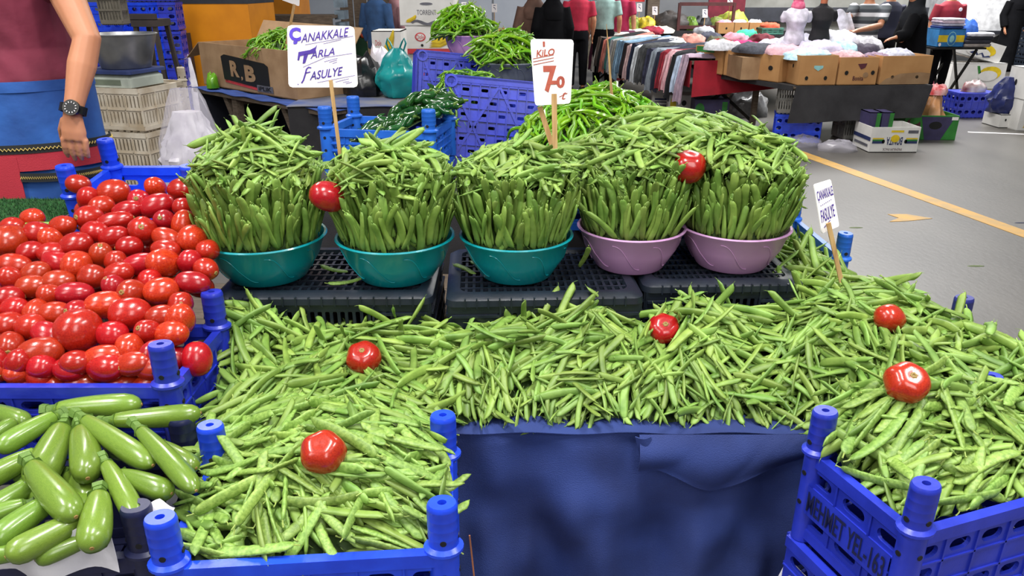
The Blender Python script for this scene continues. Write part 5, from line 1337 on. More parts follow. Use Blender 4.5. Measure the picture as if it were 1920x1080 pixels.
# cut off card above the box
q = [atY(528, 0, 6.2), atY(561, 12, 6.2), atY(563, -25, 6.2), atY(525, -30, 6.2)]
card(q, .004, 'card seen only at the top edge above the cardboard box', [(atY(552, 8, 6.19), atY(534, 100, 6.2))], sw=(.02, .008))

# ---- table behind with black drape, bags
p0 = at(585, 208, .8); p1 = at(1000, 212, .8)
mb = MB(); mb.box((-.75, 6.05, .395), (1.75, 1.1, .79)); tag(mb.build('draped_table', M_clothd), 'table draped in black cloth below the teal bag', 'table')
mb = MB(); mb.grid(lambda u, v: (-1.63 + 1.76 * u, 5.48 + 1.1 * v, .796 + .004 * math.sin(20 * u + 9 * v)), 30, 12, .004); tag(mb.build('table_cloth', mat('grey_cloth', (120, 118, 116), .9, (54, 74, 128), 3), None, True), 'grey and blue cloth on the black draped table', 'cloth')
g1 = atY(748, 180, 6.0); bag((g1.x + .0, 6.0, .8), .15, .14, .36, M_tealbag, 'teal carrier bag on the black draped table', seed=3)
g2 = atY(685, 182, 6.15); crumple((g2.x, 6.15, .8), .17, .2, .27, M_blackbag, 'black bin bag behind the white name card', 'bin_bag', 4, 'bag')
g3 = atY(716, 115, 6.5); crumple((g3.x, 6.5, .8), .14, .15, .3, M_bagw, 'pale crumpled bag between the teal bag and the carton', 'carrier_bag', 6, 'bag')
# banana cartons
def bcarton(x0, x1, yb, Y, W_, H, label, rz=0, z=None, red=True, word=None, hole=True):
    a = atY(x0, yb, Y); b = atY(x1, yb, Y); z = a.z if z is None else z
    A = Vector((a.x, Y, z)); B = A + Vector((math.cos(rz), math.sin(rz), 0)) * (b.x - a.x)
    root, fr, lf, rt = carton(A, B, W_, H, label, M_wcart, 'banana_carton', False)
    return root, fr, lf, rt, z
zb = 0.0
Yb = 8.0
zt = atY(800, 0, Yb).z
H3 = .2
lab = ['banana carton at the bottom of the stack behind the lilac chilli bowl', 'carton with red printed panel, second in the stack', 'white carton with banana print and red base in the stack', 'top white carton with grey wave print in the stack']
for k, z in enumerate((.36, .72, .96, 1.23)):
    hgt = (.36, .24, .27, .26)[k]
    root, fr, lf, rt, _ = bcarton((757, 762, 757, 748)[k], (858, 862, 860, 850)[k], 0, Yb + (.02, .03, 0, .01)[k], .42, hgt, lab[k], R((2, -2, 1, -3)[k]), z)
    if k == 3:
        fr.line([(.2 + .06 * i, .12 + .06 * math.sin(i * .9)) for i in range(11)], .09, M_grey, root); fr.text('TORRENT', .32, .68, .4, .58, M_grey, root); banana_print(fr, root, .1, .12, .22); banana_print(fr, root, .72, .12, .22); fr.disc(.5, .8, .12, .05, M_grey, root)
    elif k == 2: banana_print(fr, root, .42, .22, .55); fr.disc(.27, .6, .10, .16, M_red, root); fr.disc(.27, .6, .08, .12, M_wcart, root, lift=1.5); fr.text('Dole', .20, .34, .52, .68, M_red, root, lift=2); fr.disc(.3, .3, .025, .05, M_black, root); fr.rect(0, 1, 0, .18, M_red, root)
    elif k == 1: fr.rect(.1, .98, .05, .95, M_greenp, root); fr.disc(.3, .45, .16, .4, M_red, root, lift=1.4); fr.disc(.3, .66, .07, .2, M_card, root, lift=1.8); fr.line([(.47, .5), (.6, .54), (.72, .49), (.93, .55)], .1, M_paper, root, lift=2); fr.disc(.85, .2, .08, .15, M_ban, root, lift=1.5)
    else: banana_print(fr, root, .4, .5, .4); fr.rect(0, 1, 0, .3, M_red, root)
    lf.disc(.4, .6, .08, .12, M_black, root); lf.disc(.65, .6, .06, .1, M_black, root)
for k in range(1):
    mb = MB(); mb.box((-1.05, 8.25, .18), (.8, .5, .36)); tag(mb.build('pallet', M_plank), 'wooden block under the banana carton stack', 'block')
a = atY(692, 122, 7.2); root, fr, lf, rt, _ = bcarton(692, 748, 0, 7.2, .4, .40, 'white banana carton standing beside the person in blue', 0, a.z - .1)
banana_print(fr, root, .38, .5, .42); fr.text('Dole', .12, .32, .68, .8, M_red, root, lift=2); fr.rect(.03, .97, .36, .43, M_red, root); fr.line([(.05, .2), (.5, .24), (.95, .18)], .05, M_red, root)
z_ = a.z - .1
mb = MB(); mb.box((-1.2, 7.42, z_ / 2), (.5, .4, z_)); tag(mb.build('carton', M_card2), 'plain carton under the banana carton beside the person in blue', 'box')

# ---- left back: blue crate stacks and stool, plank table
for i, (px, n, zr) in enumerate(((198, 5, 8), (262, 5, -6), (300, 6, 10))):
    P = atY(px, 60, 8.2 + .15 * i)
    for k in range(n): crate((P.x, P.y, .29 * k), R(zr + (k % 2) * 3), .48, .36, .285, (M_blue3 if i != 1 else M_blue) if not (i == 0 and k == 4) else M_blue, ['bottom', 'second', 'third', 'fourth', 'fifth', 'topmost'][k] + [' blue crate in the tall stack behind the seller', ' bright blue crate in the stack above the metal tub', ' blue crate in the stack beside the orange pillar'][i], 0, 'slots', group=['crate stack behind the seller', 'crate stack above the tub', 'crate stack beside the pillar'][i])
P = atY(218, 22, 7.8); crate((P.x, 7.75, P.z - .12), R(5), .22, .2, .26, mat('grey_plastic_crate', (110, 104, 92), .6), 'small grey crate hung against the blue stack', 0, 'vertical')
M_dwood = mat('dark_wood', (60, 50, 48), .7)
st_ = empty('stool', tuple(atY(283, 40, 7.0).xy) + (0,), 0, 'wooden stool turned up in front of the blue crates', 'stool'); zs = atY(283, 42, 7.0).z
mb = MB(); mb.box((0, 0, zs), (.22, .3, .06)); mb.build('seat', M_dwood, st_)
mb = MB(); mb.box((0, -.13, zs + .05), (.22, .04, .05)); mb.build('rail', M_dwood, st_)
for sx in (-1, 1):
    for sy in (-1, 1): mb = MB(); mb.bar((sx * .08, sy * .12, zs), (sx * .16, sy * .2, 0), .035, .035); mb.build('leg', M_dwood, st_)
P = atY(338, 78, 8.6); mb = MB(); mb.box((P.x - .25, 8.9, .55), (.3, .5, 1.1)); o = mb.build('cabinet', mat('dark_wood', (60, 50, 48), .7)); tag(o, 'dark cabinet between crates and orange pillar', 'cabinet')
crumple((P.x - .06, 8.55, .0), .18, .16, 1.0, M_bagw, 'white carrier bag with red print by the orange pillar', 'carrier_bag', 9, 'bag')
# plank table in the back
P = atY(560, 32, 11.0); Q = atY(620, 46, 11.0)
pt = empty('plank_table', (atY(545, 30, 11).x, 11.0, 0), 0, 'grey plank table in front of the second orange pillar', 'table'); zz = atY(560, 32, 11).z
for k in range(3):
    mb = MB(); mb.box((.0, .1 + .2 * k, zz), (1.15, .19, .04)); mb.build('plank', M_plank, pt)
mb = MB(); mb.box((0, 0, zz - .07), (1.15, .03, .12)); mb.build('apron_board', M_plank, pt)
for x in (-.5, .5): mb = MB(); mb.box((x, .05, zz / 2), (.07, .07, zz)); mb.build('leg', M_plank, pt)
for k in range(6): mb = MB(); mb.box((-.55 + .22 * k + 1.0, 1.6, .75), (.2, .03, 1.5)); mb.build('upright_board', M_plank, pt)
P = atY(640, 20, 11.5); mb = MB()
for k in range(9): mb.box((P.x, 11.5, .1 + .16 * k), (.14, .3, .12))
tag(mb.build('folding_shutter', mat('pale_blue_metal', (140, 160, 176), .5)), 'pale blue ribbed metal post behind the plank table', 'post')
# distant produce stalls
def stall(px0, px1, Y, top, label, skirt, seed, cols, n=20, boxz=.1):
    a = atY(px0, 40, Y).x; b = atY(px1, 40, Y).x
    root = empty('produce_stall', ((a + b) / 2, Y, 0), 0, label, 'stall'); mb = MB(); mb.box((0, .4, top / 2), (b - a, .8, top)); mb.build('draped_counter', skirt, root)
    rg = random.Random(seed)
    return root, a, b, rg
fruit_mesh = {}
for px0, px1, Y, top, label, seed, col in ((660, 745, 12.0, .86, 'green draped stall heaped with red peppers', 1, (196, 50, 40)), (900, 1000, 13.5, .86, 'green draped stall with red and yellow apples', 2, (170, 70, 50))):
    root, a, b, rg = stall(px0, px1, Y, top, label, mat('green_drape', (24, 66, 40), .9), seed, None)
    f_ = mat('fruit_%d' % seed, col, .35, (col[0], min(255, col[1] + 50), col[2]), 3, var=.3, obj_rand=True); mb = MB(); mb.ball((0, 0, 0), (.042, .042, .038), 10, 6); fm = mb.mesh('fruit', f_, True)
    nn = int((b - a) / .085)
    for r_ in range(3):
        for i in range(nn):
            o = link('fruit', fm, None, ((a + .05 + .085 * i + rg.uniform(-.01, .01)), Y + .06 + .1 * r_, top + .036))
            tag(o, 'round red fruit heaped on the stall behind the person in blue' if seed == 1 else 'round red apple on the stall behind the grey chilli bowl', 'fruit', 'red fruit on the left far stall' if seed == 1 else 'apples on the far stall')
# little price cards far behind
for px, py, Y, lab in ((927, 15, 13.62, 'tiny price card above the far apples'), (1199, 14, 14.75, 'tiny price card left of the yellow fruit bag'), (1228, 20, 14.7, 'tiny price card on the yellow fruit'), (1322, 25, 14.6, 'tiny price card in front of the brown rack'), (1369, 2, 14.65, 'tiny price card above the yellow green heap'), (870, 12, 8.3, 'tiny price card beside the carton stack')):
    w = .055 * Y / 14 * 1.4; q = [atY(px - 5, py + 8, Y), atY(px + 5, py + 8, Y), atY(px + 5, py - 8, Y), atY(px - 5, py - 8, Y)]
    root, fc = card(q, .004, lab, [(atY(px, py + 4, Y + .006), Vector((atY(px, py, Y).x, Y + .006, .86 if px > 900 else .0)))], sw=(.012, .006)); fc.line([(.3, .6), (.6, .5), (.7, .3)], .09, M_navyp, root, 'lettering'); fc.line([(.3, .8), (.7, .8)], .07, M_navyp, root, 'lettering')

# ================================================================== garment table in the middle distance
GA = Vector((2.12, 9.14, .8)); GB = Vector((1.28, 14.0, .8)); gy = (GB - GA).normalized(); gx = Vector((gy.y, -gy.x, 0))
gt = empty('garment_table', (GA.x, GA.y, 0), math.atan2(gy.y, gy.x), 'long table covered with red cloth under the row of hanging garments', 'table'); GL = (GB - GA).length
mb = MB(); mb.box((GL / 2, -.55, .765), (GL, 1.1, .04)); mb.build('table_top', M_plank, gt)
mb = MB(); mb.grid(lambda u, v: (-.012 + .006 * math.sin(14 * u), -.02 - 1.1 * u, .79 - .34 * v - .08 * v * (1 - u)), 24, 8, .004); mb.build('red_skirt', mat('red_cloth', (168, 24, 44), .85, (148, 20, 38), 5, bump=.2), gt, True)
mb = MB(); mb.grid(lambda u, v: (GL * u, .012, .785 - .30 * v), 30, 4, .004); mb.build('side_skirt', mat('red_cloth', (168, 24, 44)), gt)
for x in (.3, GL - .4):
    for a, b in (((x, -.08, .74), (x, -1.0, .0)), ((x, -1.0, .74), (x, -.08, .0))): mb = MB(); mb.bar(a, b, .035, .035); mb.build('leg', M_steel, gt)
def gm(name, c, c2=None, sc=14): return mat('garment_' + name, c, .9, c2, sc, bump=.3, bscale=50)
GC_ = [('pale blue and pink checked', (186, 160, 176), (150, 130, 150)), ('pale blue', (188, 204, 228), None), ('black', (24, 26, 32), None), ('pink floral', (232, 186, 192), (210, 150, 160)), ('dark red', (150, 34, 50), None), ('navy', (34, 38, 58), None), ('light grey', (150, 160, 172), None),
       ('navy dotted', (56, 58, 82), (30, 32, 52)), ('charcoal patterned', (74, 76, 78), (40, 42, 44)), ('dark grey', (62, 64, 66), (84, 86, 88)), ('white', (224, 230, 236), None), ('deep navy', (26, 36, 62), None), ('pale rose', (226, 190, 190), None), ('brownish black', (40, 30, 34), None), ('steel blue', (110, 142, 170), None),
       ('sky blue', (142, 178, 206), None), ('stone grey', (140, 140, 132), (170, 168, 160)), ('silver', (190, 194, 198), None), ('sea green', (70, 130, 126), None), ('salmon', (232, 140, 124), None), ('black thick', (28, 28, 30), None), ('taupe', (120, 108, 100), None), ('off white', (226, 222, 214), None), ('plum', (88, 20, 60), None), ('cream', (232, 226, 206), None), ('bright white', (240, 240, 238), None), ('ink blue', (30, 36, 60), None), ('ice blue', (196, 212, 232), None)]
for k, (nm, c, c2) in enumerate(GC_):
    rg = random.Random(k); w = .185; s0 = .02 + (GL - .1) * (k / len(GC_)) ** 1.0; hang = .5 + rg.uniform(-.07, .05); back = rg.uniform(.45, .8); ph = rg.uniform(0, 6)
    def fn(u, v, s0=s0, hang=hang, back=back, ph=ph, w=w):
        s = s0 + w * u * 1.12; tot = back + hang; d = v * tot
        wr_ = .012 * math.sin(u * 12 + ph) + .008 * math.sin(u * 23 + ph + d * 5)
        if d < back: q = back - d; out = -q; z = .815 + .02 * math.sin(q * 6 + ph) + .05 * min(1, q * 1.5) + abs(wr_)
        else:
            q = d - back; out = .035 + .05 * min(1, q * 3) + .05 * q + wr_; z = .815 - q + .02 * max(0, 1 - q * 12)
        z += .025 * math.sin(math.pi * u)
        p = GA + gy * s - gx * out * 1.0; return (p.x, p.y, z)
    mb = MB(); mb.grid(fn, 8, 26, .012); o = mb.build('hanging_garment', gm(nm, c, c2), None, True); tag(o, nm + ' garment draped over the long table edge', 'garment', 'garments draped over the table edge')
rg = random.Random(5)
PILE = [('white', (236, 234, 230)), ('crimson', (150, 24, 50)), ('pale peach', (236, 206, 180)), ('light grey', (206, 208, 212)), ('salmon pink', (232, 156, 142)), ('slate', (62, 64, 80)), ('olive', (96, 96, 70)), ('dusty pink', (206, 140, 156)), ('red', (196, 44, 44)), ('magenta', (206, 24, 110)), ('mint green', (52, 178, 140)), ('dark red', (110, 22, 40)), ('snow white', (240, 238, 240)), ('rose', (196, 60, 90)), ('ash grey', (170, 172, 178)), ('ivory', (232, 226, 212))]
pos = [(1200, 62, .2), (1222, 56, .2), (1262, 50, .25), (1258, 78, .2), (1298, 72, .2), (1330, 68, .2), (1345, 78, .16), (1378, 70, .2), (1352, 84, .18), (1395, 86, .2), (1400, 62, .18), (1428, 72, .2), (1300, 52, .25), (1372, 92, .18), (1320, 56, .2), (1236, 54, .25)]
for k, ((nm, c), (px, py, r_)) in enumerate(zip(PILE, pos)):
    P = at(px, py + 4, .83); crumple((P.x, P.y, .80), r_ * 1.2, r_, .12, gm('pile_' + nm, c), nm + ' garment lying crumpled on the clothes tables', 'garment', k, rz=k)
# second clothes table behind with cartons
a = at(1385, 96, .74); b = at(1240, 52, .74)
mb = MB(); mb.box((3.7, 12.2, .755), (1.7, 3.2, .05)); o = mb.build('rear_table', M_plank); tag(o, 'wooden table of clothes behind the garment row', 'table')
for x, y in ((3.0, 10.8), (4.4, 10.8), (3.0, 13.6), (4.4, 13.6)): q = MB(); q.box((x, y, .365), (.06, .06, .73)); q.build('leg', M_plank, o)
for k, (x0, x1, yb, lab) in enumerate(((1346, 1376, 64, 'small open carton left on the rear clothes table'), (1375, 1402, 64, 'small open carton in the middle of the rear clothes table'), (1404, 1432, 64, 'small open carton nearest the pink headed mannequin'))):
    A = at(x0, yb, .79); B = at(x1, yb, .79); cr_, fr, lf, rt = carton(A, B, .3, .2, lab, M_card); fr.disc(.5, .5, .06, .1, M_black, cr_)
    P = (A + B) / 2; crumple((P.x, P.y + .15, .96), .14, .12, .07, gm(('pinkish', 'lavender', 'chalk')[k], ((226, 150, 170), (206, 200, 214), (230, 230, 232))[k]), ('pinkish', 'lavender', 'chalk white')[k] + ' garment in a small carton on the rear clothes table', 'garment', 30 + k)
P = at(1450, 66, .79); crate((P.x, P.y + .2, .79), 0, .4, .3, .12, mat('green_plastic', (84, 140, 124), .5), 'small grey green crate behind the pink headed mannequin', 0)
crumple((P.x, P.y + .25, .90), .18, .13, .09, gm('orange red', (230, 90, 60)), 'orange red garment on the rear table', 'garment', 41)
# produce further back: yellow bag, dark heaps, rack
pb = [(1212, 26, (226, 200, 40), 'yellow fruit bag at the far stall', .2), (1185, 38, (150, 170, 60), 'greens at the left of the far stall', .16), (1262, 32, (56, 48, 44), 'dark heap of produce at the far stall', .4), (1295, 40, (120, 160, 50), 'small heap of lettuce at the far stall', .14), (1345, 38, (140, 160, 60), 'yellow green heap beside black bags', .2), (1318, 42, (26, 28, 34), 'black bag in front of the brown rack', .2), (1375, 24, (170, 180, 50), 'bright yellow green heap on the rack end', .3)]
mb = MB(); mb.box((3.9, 15.0, .42), (4.2, .9, .84)); tag(mb.build('far_counter', M_clothd), 'dark counter of the far produce stall', 'counter')
for k, (px, py, c, lab, r_) in enumerate(pb):
    P = atY(px, py, 14.85); crumple((P.x, 14.85, .84), r_, .25, .22 if r_ < .25 else .3, mat('heap_%d' % k, c, .6, tuple(int(v * .6) for v in c), 9, bump=.5, bscale=20), lab, 'produce_heap', 50 + k, 'produce')
rk = empty('brown_rack', (atY(1330, 20, 14.4).x, 14.6, 0), 0, 'brown metal rack frame in front of the grey wall', 'rack')
for a, b in (((-.5, 0, .0), (-.5, 0, 1.32)), ((.5, 0, 0), (.5, 0, 1.32)), ((-.5, 0, 1.3), (.5, 0, 1.3)), ((-.5, 0, .9), (.5, 0, .9))): mb = MB(); mb.bar(a, b, .05, .06); mb.build('rail', mat('brown_metal', (90, 44, 44), .6), rk)
P = atY(1365, 10, 15.2); mb = MB(); mb.box((P.x, 15.3, .8), (.7, .05, 1.6)); tag(mb.build('hanging_cloth', mat('maroon_cloth', (120, 34, 52), .9)), 'maroon cloth hanging beside the concrete wall', 'cloth')
P = atY(1232, 0, 16.5); mb = MB(); mb.box((P.x, 17, 1.5), (.25, .3, 3)); struct(mb.build('wall_post', M_plank), 'wooden post behind the far stall')
P = atY(1187, -2, 16.8); mb = MB(); mb.box((P.x, 17.0, P.z + .15), (.55, .06, .42)); tag(mb.build('banner', mat('red_banner', (220, 52, 50), .6)), 'red banner on the far wall', 'banner')
# cartons standing under the garment table
for k, (px, py, w, hh) in enumerate(((1088, 128, .3, .3), (1118, 140, .3, .28), (1140, 150, .3, .26), (1222, 200, .36, .24), (1252, 215, .4, .26))):
    A = at(px, py, 0); A = Vector((A.x, A.y, 0)); B = A + Vector((w, -.05, 0)); q, fr, lf, rt = carton(A, B, .35, hh, ['white carton farthest along under the garments', 'second white carton under the garments', 'white carton with red base under the garments', 'striped carton under the near garments', 'white carton with yellow banana print under the nearest garments'][k], M_wcart, open_top=False)
    fr.disc(.5, .6, .08, .14, M_black, q); fr.rect(.0, 1, 0, .14, M_red if k == 2 else M_grey, q)
    if k == 4: fr.disc(.15, .5, .1, .4, M_ban, q)
    if k == 3: fr.rect(.1, .9, .4, .5, M_navyp, q); fr.rect(.1, .9, .25, .32, M_grey, q)
A = at(1300, 232, 0); q, fr, lf, rt = carton((A.x, A.y, 0), (A.x + .42, A.y - .02, 0), .3, .3, 'dark carton with fruit print under the red cloth', M_purp, open_top=False); fr.disc(.15, .55, .14, .3, M_greenp, q); fr.disc(.2, .3, .1, .2, M_brown, q); fr.rect(.8, .95, .1, .9, M_greenp, q)
P = at(1395, 215, 0); crumple((P.x, P.y, 0), .32, .25, .3, mat('clear_film', (150, 150, 150), .2, (110, 110, 112), 10, bump=.4, bscale=12), 'heap of clear plastic wrapping under the tables', 'plastic_wrapping', 61, 'plastic')

# ================================================================== right table with cardboard boxes of clothes
T0 = Vector((2.98, 8.06, 0)); T1 = Vector((4.47, 8.17, 0)); tx = (T1 - T0).normalized(); ty = Vector((-tx.y, tx.x, 0)); trz = math.atan2(tx.y, tx.x)
TL = (T1 - T0).length
bt = empty('clothes_table', (T0.x, T0.y, 0), trz, 'table draped in black cloth carrying cardboard boxes of clothes', 'table')
mb = MB(); mb.loft([[(-.02, 0, .60), (TL, 0, .60), (TL, 1.6, .60), (-.55, 1.6, .60)], [(-.02, 0, .62), (TL, 0, .62), (TL, 1.6, .62), (-.55, 1.6, .62)]]); mb.build('table_top', M_plank, bt)
mb = MB(); mb.grid(lambda u, v: (.0 + TL * u - .06 * v * (1 - u) - .1 * v * u, -.012 - .03 * v * math.sin(8 * u) ** 2 - .03 * v, .628 - .33 * v - .05 * v * (1 - u)), 40, 8, .004); mb.build('front_drape', M_clothd, bt, True)
mb = MB(); mb.grid(lambda u, v: (-.03 - .52 * u, 1.6 * u, .628 - .05 * v), 20, 4, .004); mb.build('side_drape', M_clothd, bt, True)
mb = MB(); mb.grid(lambda u, v: (-.55 * v + (TL + .55 * v) * u, 1.6 * v, .628), 6, 6, .003); mb.build('top_cloth', M_clothd, bt)
for x in (.12, TL - .15):
    mb = MB(); mb.box((x, 1.35, .3), (.06, .06, .6)); mb.build('leg', M_plank, bt)
def TP_(x, y, z=.634): return T0 + tx * x + ty * y + Vector((0, 0, z))
# crates used as its legs
crate(tuple(TP_(.22, .32, 0)), trz + R(-20), .5, .34, .30, M_blue, 'bright blue crate standing on the floor under the clothes table', 0, 'slots')
crate(tuple(TP_(.20, .34, .302)), trz + R(-20), .44, .32, .295, mat('grey_white_plastic', (150, 148, 142), .6, (110, 108, 104), 8), 'grey white crate on the blue one under the clothes table', 0, 'vertical')
crate(tuple(TP_(.95, .42, 0)), trz, .4, .3, .3, mat('grey_white_plastic', (150, 148, 142)), 'grey crate on the floor behind the upside down carton', 0, 'vertical')
def tbox(x0, x1, y, W_, H, lab, sh=0, m=M_card): return carton(TP_(x0, y), TP_(x1, y) + ty * sh, W_, H, lab, m)
b1, f1, l1, r1 = tbox(.02, .43, .02, .5, .30, 'cardboard box with teal heart cut-out at the front of the clothes table'); f1.poly([(.38, .66), (.62, .66), (.62, .58), (.5, .48), (.38, .58)], M_tealp, b1)
for u in (.22, .72): f1.disc(u, .24, .045, .07, M_black, b1, 'hand_hole')
for u in (.3, .7): l1.disc(u, .62, .03, .07, M_black, b1, 'hand_hole')
b2, f2, l2, r2 = tbox(.45, .87, .015, .5, .28, 'cardboard box lettered Bonita between two plainer boxes'); f2.text('Bonita', .38, .66, .16, .32, M_brown, b2, bold=.02); f2.poly([(.46, .76), (.70, .78), (.66, .62), (.56, .56)], M_brown, b2); f2.disc(.7, .36, .07, .1, M_card2, b2)
for u in (.2, .88): f2.disc(u, .44, .05, .08, M_black, b2, 'hand_hole')
b3, f3, l3, r3 = tbox(.91, 1.47, .02, .5, .29, 'wide cardboard box at the right end of the clothes table', .02); f3.poly([(.0, 0), (1, 0), (1, .38), (.8, .42), (.4, .38), (.12, .2)], M_card2, b3)
for u in (.25, .74): f3.disc(u, .26, .032, .06, M_black, b3, 'hand_hole')
b4, f4, l4, r4 = carton(TP_(-.42, 1.05), TP_(-.08, .28), .5, .28, 'cardboard box with round holes on the side of the clothes table')
for u in (.2, .5, .85): f4.disc(u, .6 - .1 * (u > .6), .04, .09, M_black, b4, 'hand_hole')
f4.disc(.45, .68, .06, .1, M_wcart, b4, lift=1.5)
b5, f5, l5, r5 = carton(TP_(-.62, 1.55), TP_(-.44, 1.08), .45, .30, 'cardboard box with green print beside the red cloth'); f5.rect(.05, .7, .78, .98, M_greenp, b5)
for u in (.2, .7): f5.disc(u, .55, .06, .09, M_black, b5, 'hand_hole')
b6, f6, l6, r6 = tbox(.95, 1.45, .95, .4, .28, 'cardboard box behind the wide one near the woman in black')
# clothes on top of the boxes
CL = [(.2, .25, .26, .22, .10, 'pale blue patterned', (190, 214, 226), (150, 190, 206)), (.05, .55, .24, .2, .10, 'soft pink', (222, 178, 186), (206, 160, 170)), (.45, .55, .3, .25, .13, 'lilac grey', (200, 194, 212), (180, 172, 196)), (.62, .3, .22, .2, .08, 'blush', (214, 170, 176), None),
      (.66, .62, .3, .22, .12, 'aqua printed', (186, 216, 224), (146, 190, 200)), (.95, .55, .22, .2, .1, 'dark plum', (70, 62, 78), None), (1.2, .3, .26, .2, .09, 'grey in clear wrap', (150, 150, 166), (190, 190, 202)), (1.0, .28, .18, .16, .06, 'multicolour', (150, 130, 150), (110, 80, 100)),
      (-.2, .75, .24, .2, .1, 'charcoal', (70, 72, 82), None), (-.4, 1.2, .24, .2, .1, 'pearl', (206, 206, 212), None), (.5, 1.1, .34, .3, .16, 'white heaped', (224, 222, 232), (206, 204, 220)), (.9, 1.1, .34, .26, .2, 'bright white heaped', (232, 230, 238), (214, 212, 226)), (1.2, 1.1, .28, .24, .14, 'white rumpled', (220, 218, 226), None), (.85, .85, .16, .14, .1, 'tan', (196, 160, 126), None), (.15, 1.0, .26, .24, .12, 'silver grey', (196, 192, 206), None)]
for k, (x, y, rx, ry, h, nm, c, c2) in enumerate(CL):
    P = TP_(x, y, .634 + .245 + (.03 if y > .5 else 0)); crumple(tuple(P), rx, ry, h, gm('top_' + nm, c, c2, 30), nm + ' garment on top of the cardboard boxes', 'garment', 70 + k, rz=k * .7)
mb = MB(); mb.box((0, 0, .12), (1.9, .55, .24))
o = mb.build('inner_carton', M_card2, None, loc=tuple(TP_(.55, .82)), rot=(0, 0, trz)); tag(o, 'flat carton under the heaped white garments', 'box')
# mannequins
def mannequin(P, h, m, label, head=None, s=1.0):
    root = empty('mannequin', tuple(P), 0, label, 'mannequin'); n = 20
    ring = lambda z, a, b, oy=0: [(a * s * math.cos(2 * math.pi * j / n), oy + b * s * math.sin(2 * math.pi * j / n), z * s) for j in range(n)]
    g = MB(); g.loft([ring(0, .15, .11), ring(.08, .15, .115), ring(.2, .12, .09), ring(.32, .145, .12, -.02), ring(.42, .16, .11), ring(.48, .14, .08), ring(.51, .06, .05), ring(.55, .045, .045)])
    for sd in (-1, 1): g.tube([(sd * .15 * s, 0, .44 * s), (sd * .185 * s, .01, .36 * s), (sd * .19 * s, .01, .30 * s)], [.05 * s, .048 * s, .03 * s], 12)
    baked(g, 'torso', m, root, .012)
    if head:
        g = MB(); g.ball((0, .01 * s, .62 * s), (.075 * s, .085 * s, .09 * s), 16, 10); g.loft([ring(.56, .085, .08), ring(.50, .10, .09), ring(.46, .08, .07)]); baked(g, 'headscarf', head, root, .012)
    else:
        g = MB(); g.lathe([(.045 * s, .54 * s), (.048 * s, .60 * s), (.01, .61 * s)], 16); g.build('neck', mat('mannequin_neck', (206, 120, 84), .5), root, True)
    return root
P = atY(1487, 84, 8.95); mannequin((P.x, 8.95, P.z), .6, gm('mannequin white', (222, 216, 230)), 'white dressed mannequin torso with pink headscarf', gm('pink scarf', (226, 120, 150), (206, 80, 120), 30), .80)
P = atY(1534, 82, 9.0); mannequin((P.x, 9.0, P.z), .6, gm('mannequin black', (24, 22, 26)), 'black dressed mannequin torso without a head', None, .80)
for px in (1487, 1534):
    P = atY(px, 84, 8.98); mb = MB(); mb.box((P.x, 9.0, (.634 + P.z) / 2), (.26, .2, P.z - .634 - .002)); tag(mb.build('carton', M_card2), 'carton under the %s mannequin' % ('pink headed' if px < 1500 else 'black dressed'), 'box')
# things on the floor in front
A = at(1592, 276, 0); B = at(1718, 286, 0); A = at(1628, 286, 0); q, fr, lf, rt = carton((A.x, A.y, 0), (B.x, B.y, 0), .4, .26, 'white fruit carton with upside down BONITA lettering on the floor', M_wcart)
fr.text('BONITA', .33, .66, .30, .62, M_navyp, q, bold=.02, flip=True); fr.disc(.5, .56, .09, .15, M_ban, q, lift=2.2); fr.text('PREMIUM PACK', .28, .68, .08, .18, M_brown, q, flip=True)
for u0, u1 in ((.04, .27), (.73, .97)): fr.rect(u0, u1, .36, .46, M_navyp, q); fr.rect(u0, u1, .46, .52, M_greenp, q); fr.rect(u0, u1, .53, .58, M_ban, q); fr.disc(u1 if u0 < .5 else u0, .44, .03, .08, M_black, q)
fr.rect(.4, .66, .8, .88, M_ban, q); fr.rect(.75, .96, .76, .88, M_grey, q); lf.rect(0, 1, .45, .6, M_navyp, q); lf.rect(.1, .9, .2, .3, M_grey, q)
for k, (u, lab) in enumerate(((.05, 'green and navy carton lying in the white fruit carton'), (.32, 'second green and navy carton lying in the white fruit carton'))):
    d = (Vector((B.x, B.y, 0)) - Vector((A.x, A.y, 0))); pA = Vector((A.x, A.y, .012)) + d * u + Vector((-.02, .12, 0)); q2, f_, l_2, r_2 = carton(pA, pA + d * .24, .22, .38, lab, M_purp, open_top=False); f_.rect(.62, .98, .02, .98, M_greenp, q2); f_.disc(.3, .3, .14, .12, M_brown, q2)
A = at(1690, 262, 0); B = at(1790, 263, 0); q, fr, lf, rt = carton((A.x, A.y, 0), (B.x, B.y, 0), .4, .27, 'green and purple mango carton on the floor behind the BONITA carton', M_greenp)
fr.poly([(.42, .0), (.72, 0), (.92, .95), (.3, .95)], M_purp, q); fr.disc(.58, .6, .12, .16, M_black, q, lift=1.6); fr.disc(.16, .6, .14, .3, M_brown, q, lift=1.3); fr.disc(.18, .78, .09, .14, M_greenp, q, lift=1.6); fr.rect(.86, .98, .82, .95, M_paper, q, lift=2)
P = at(1748, 232, .0); P = atY(1746, 216, at(1746, 262, 0).y + .2); bag((P.x, P.y, .02), .12, .1, .5, mat('orange_bag', (222, 160, 110), .3), 'orange carrier bag with red knot standing in the mango carton', seed=5, ears=False, neck=.3)
crumple((P.x + .02, P.y, .47), .1, .08, .11, mat('red_knot', (206, 60, 64), .4, (236, 190, 190), 9), 'red and white plastic knotted at the top of the orange bag', 'plastic_knot', 5, 'plastic')
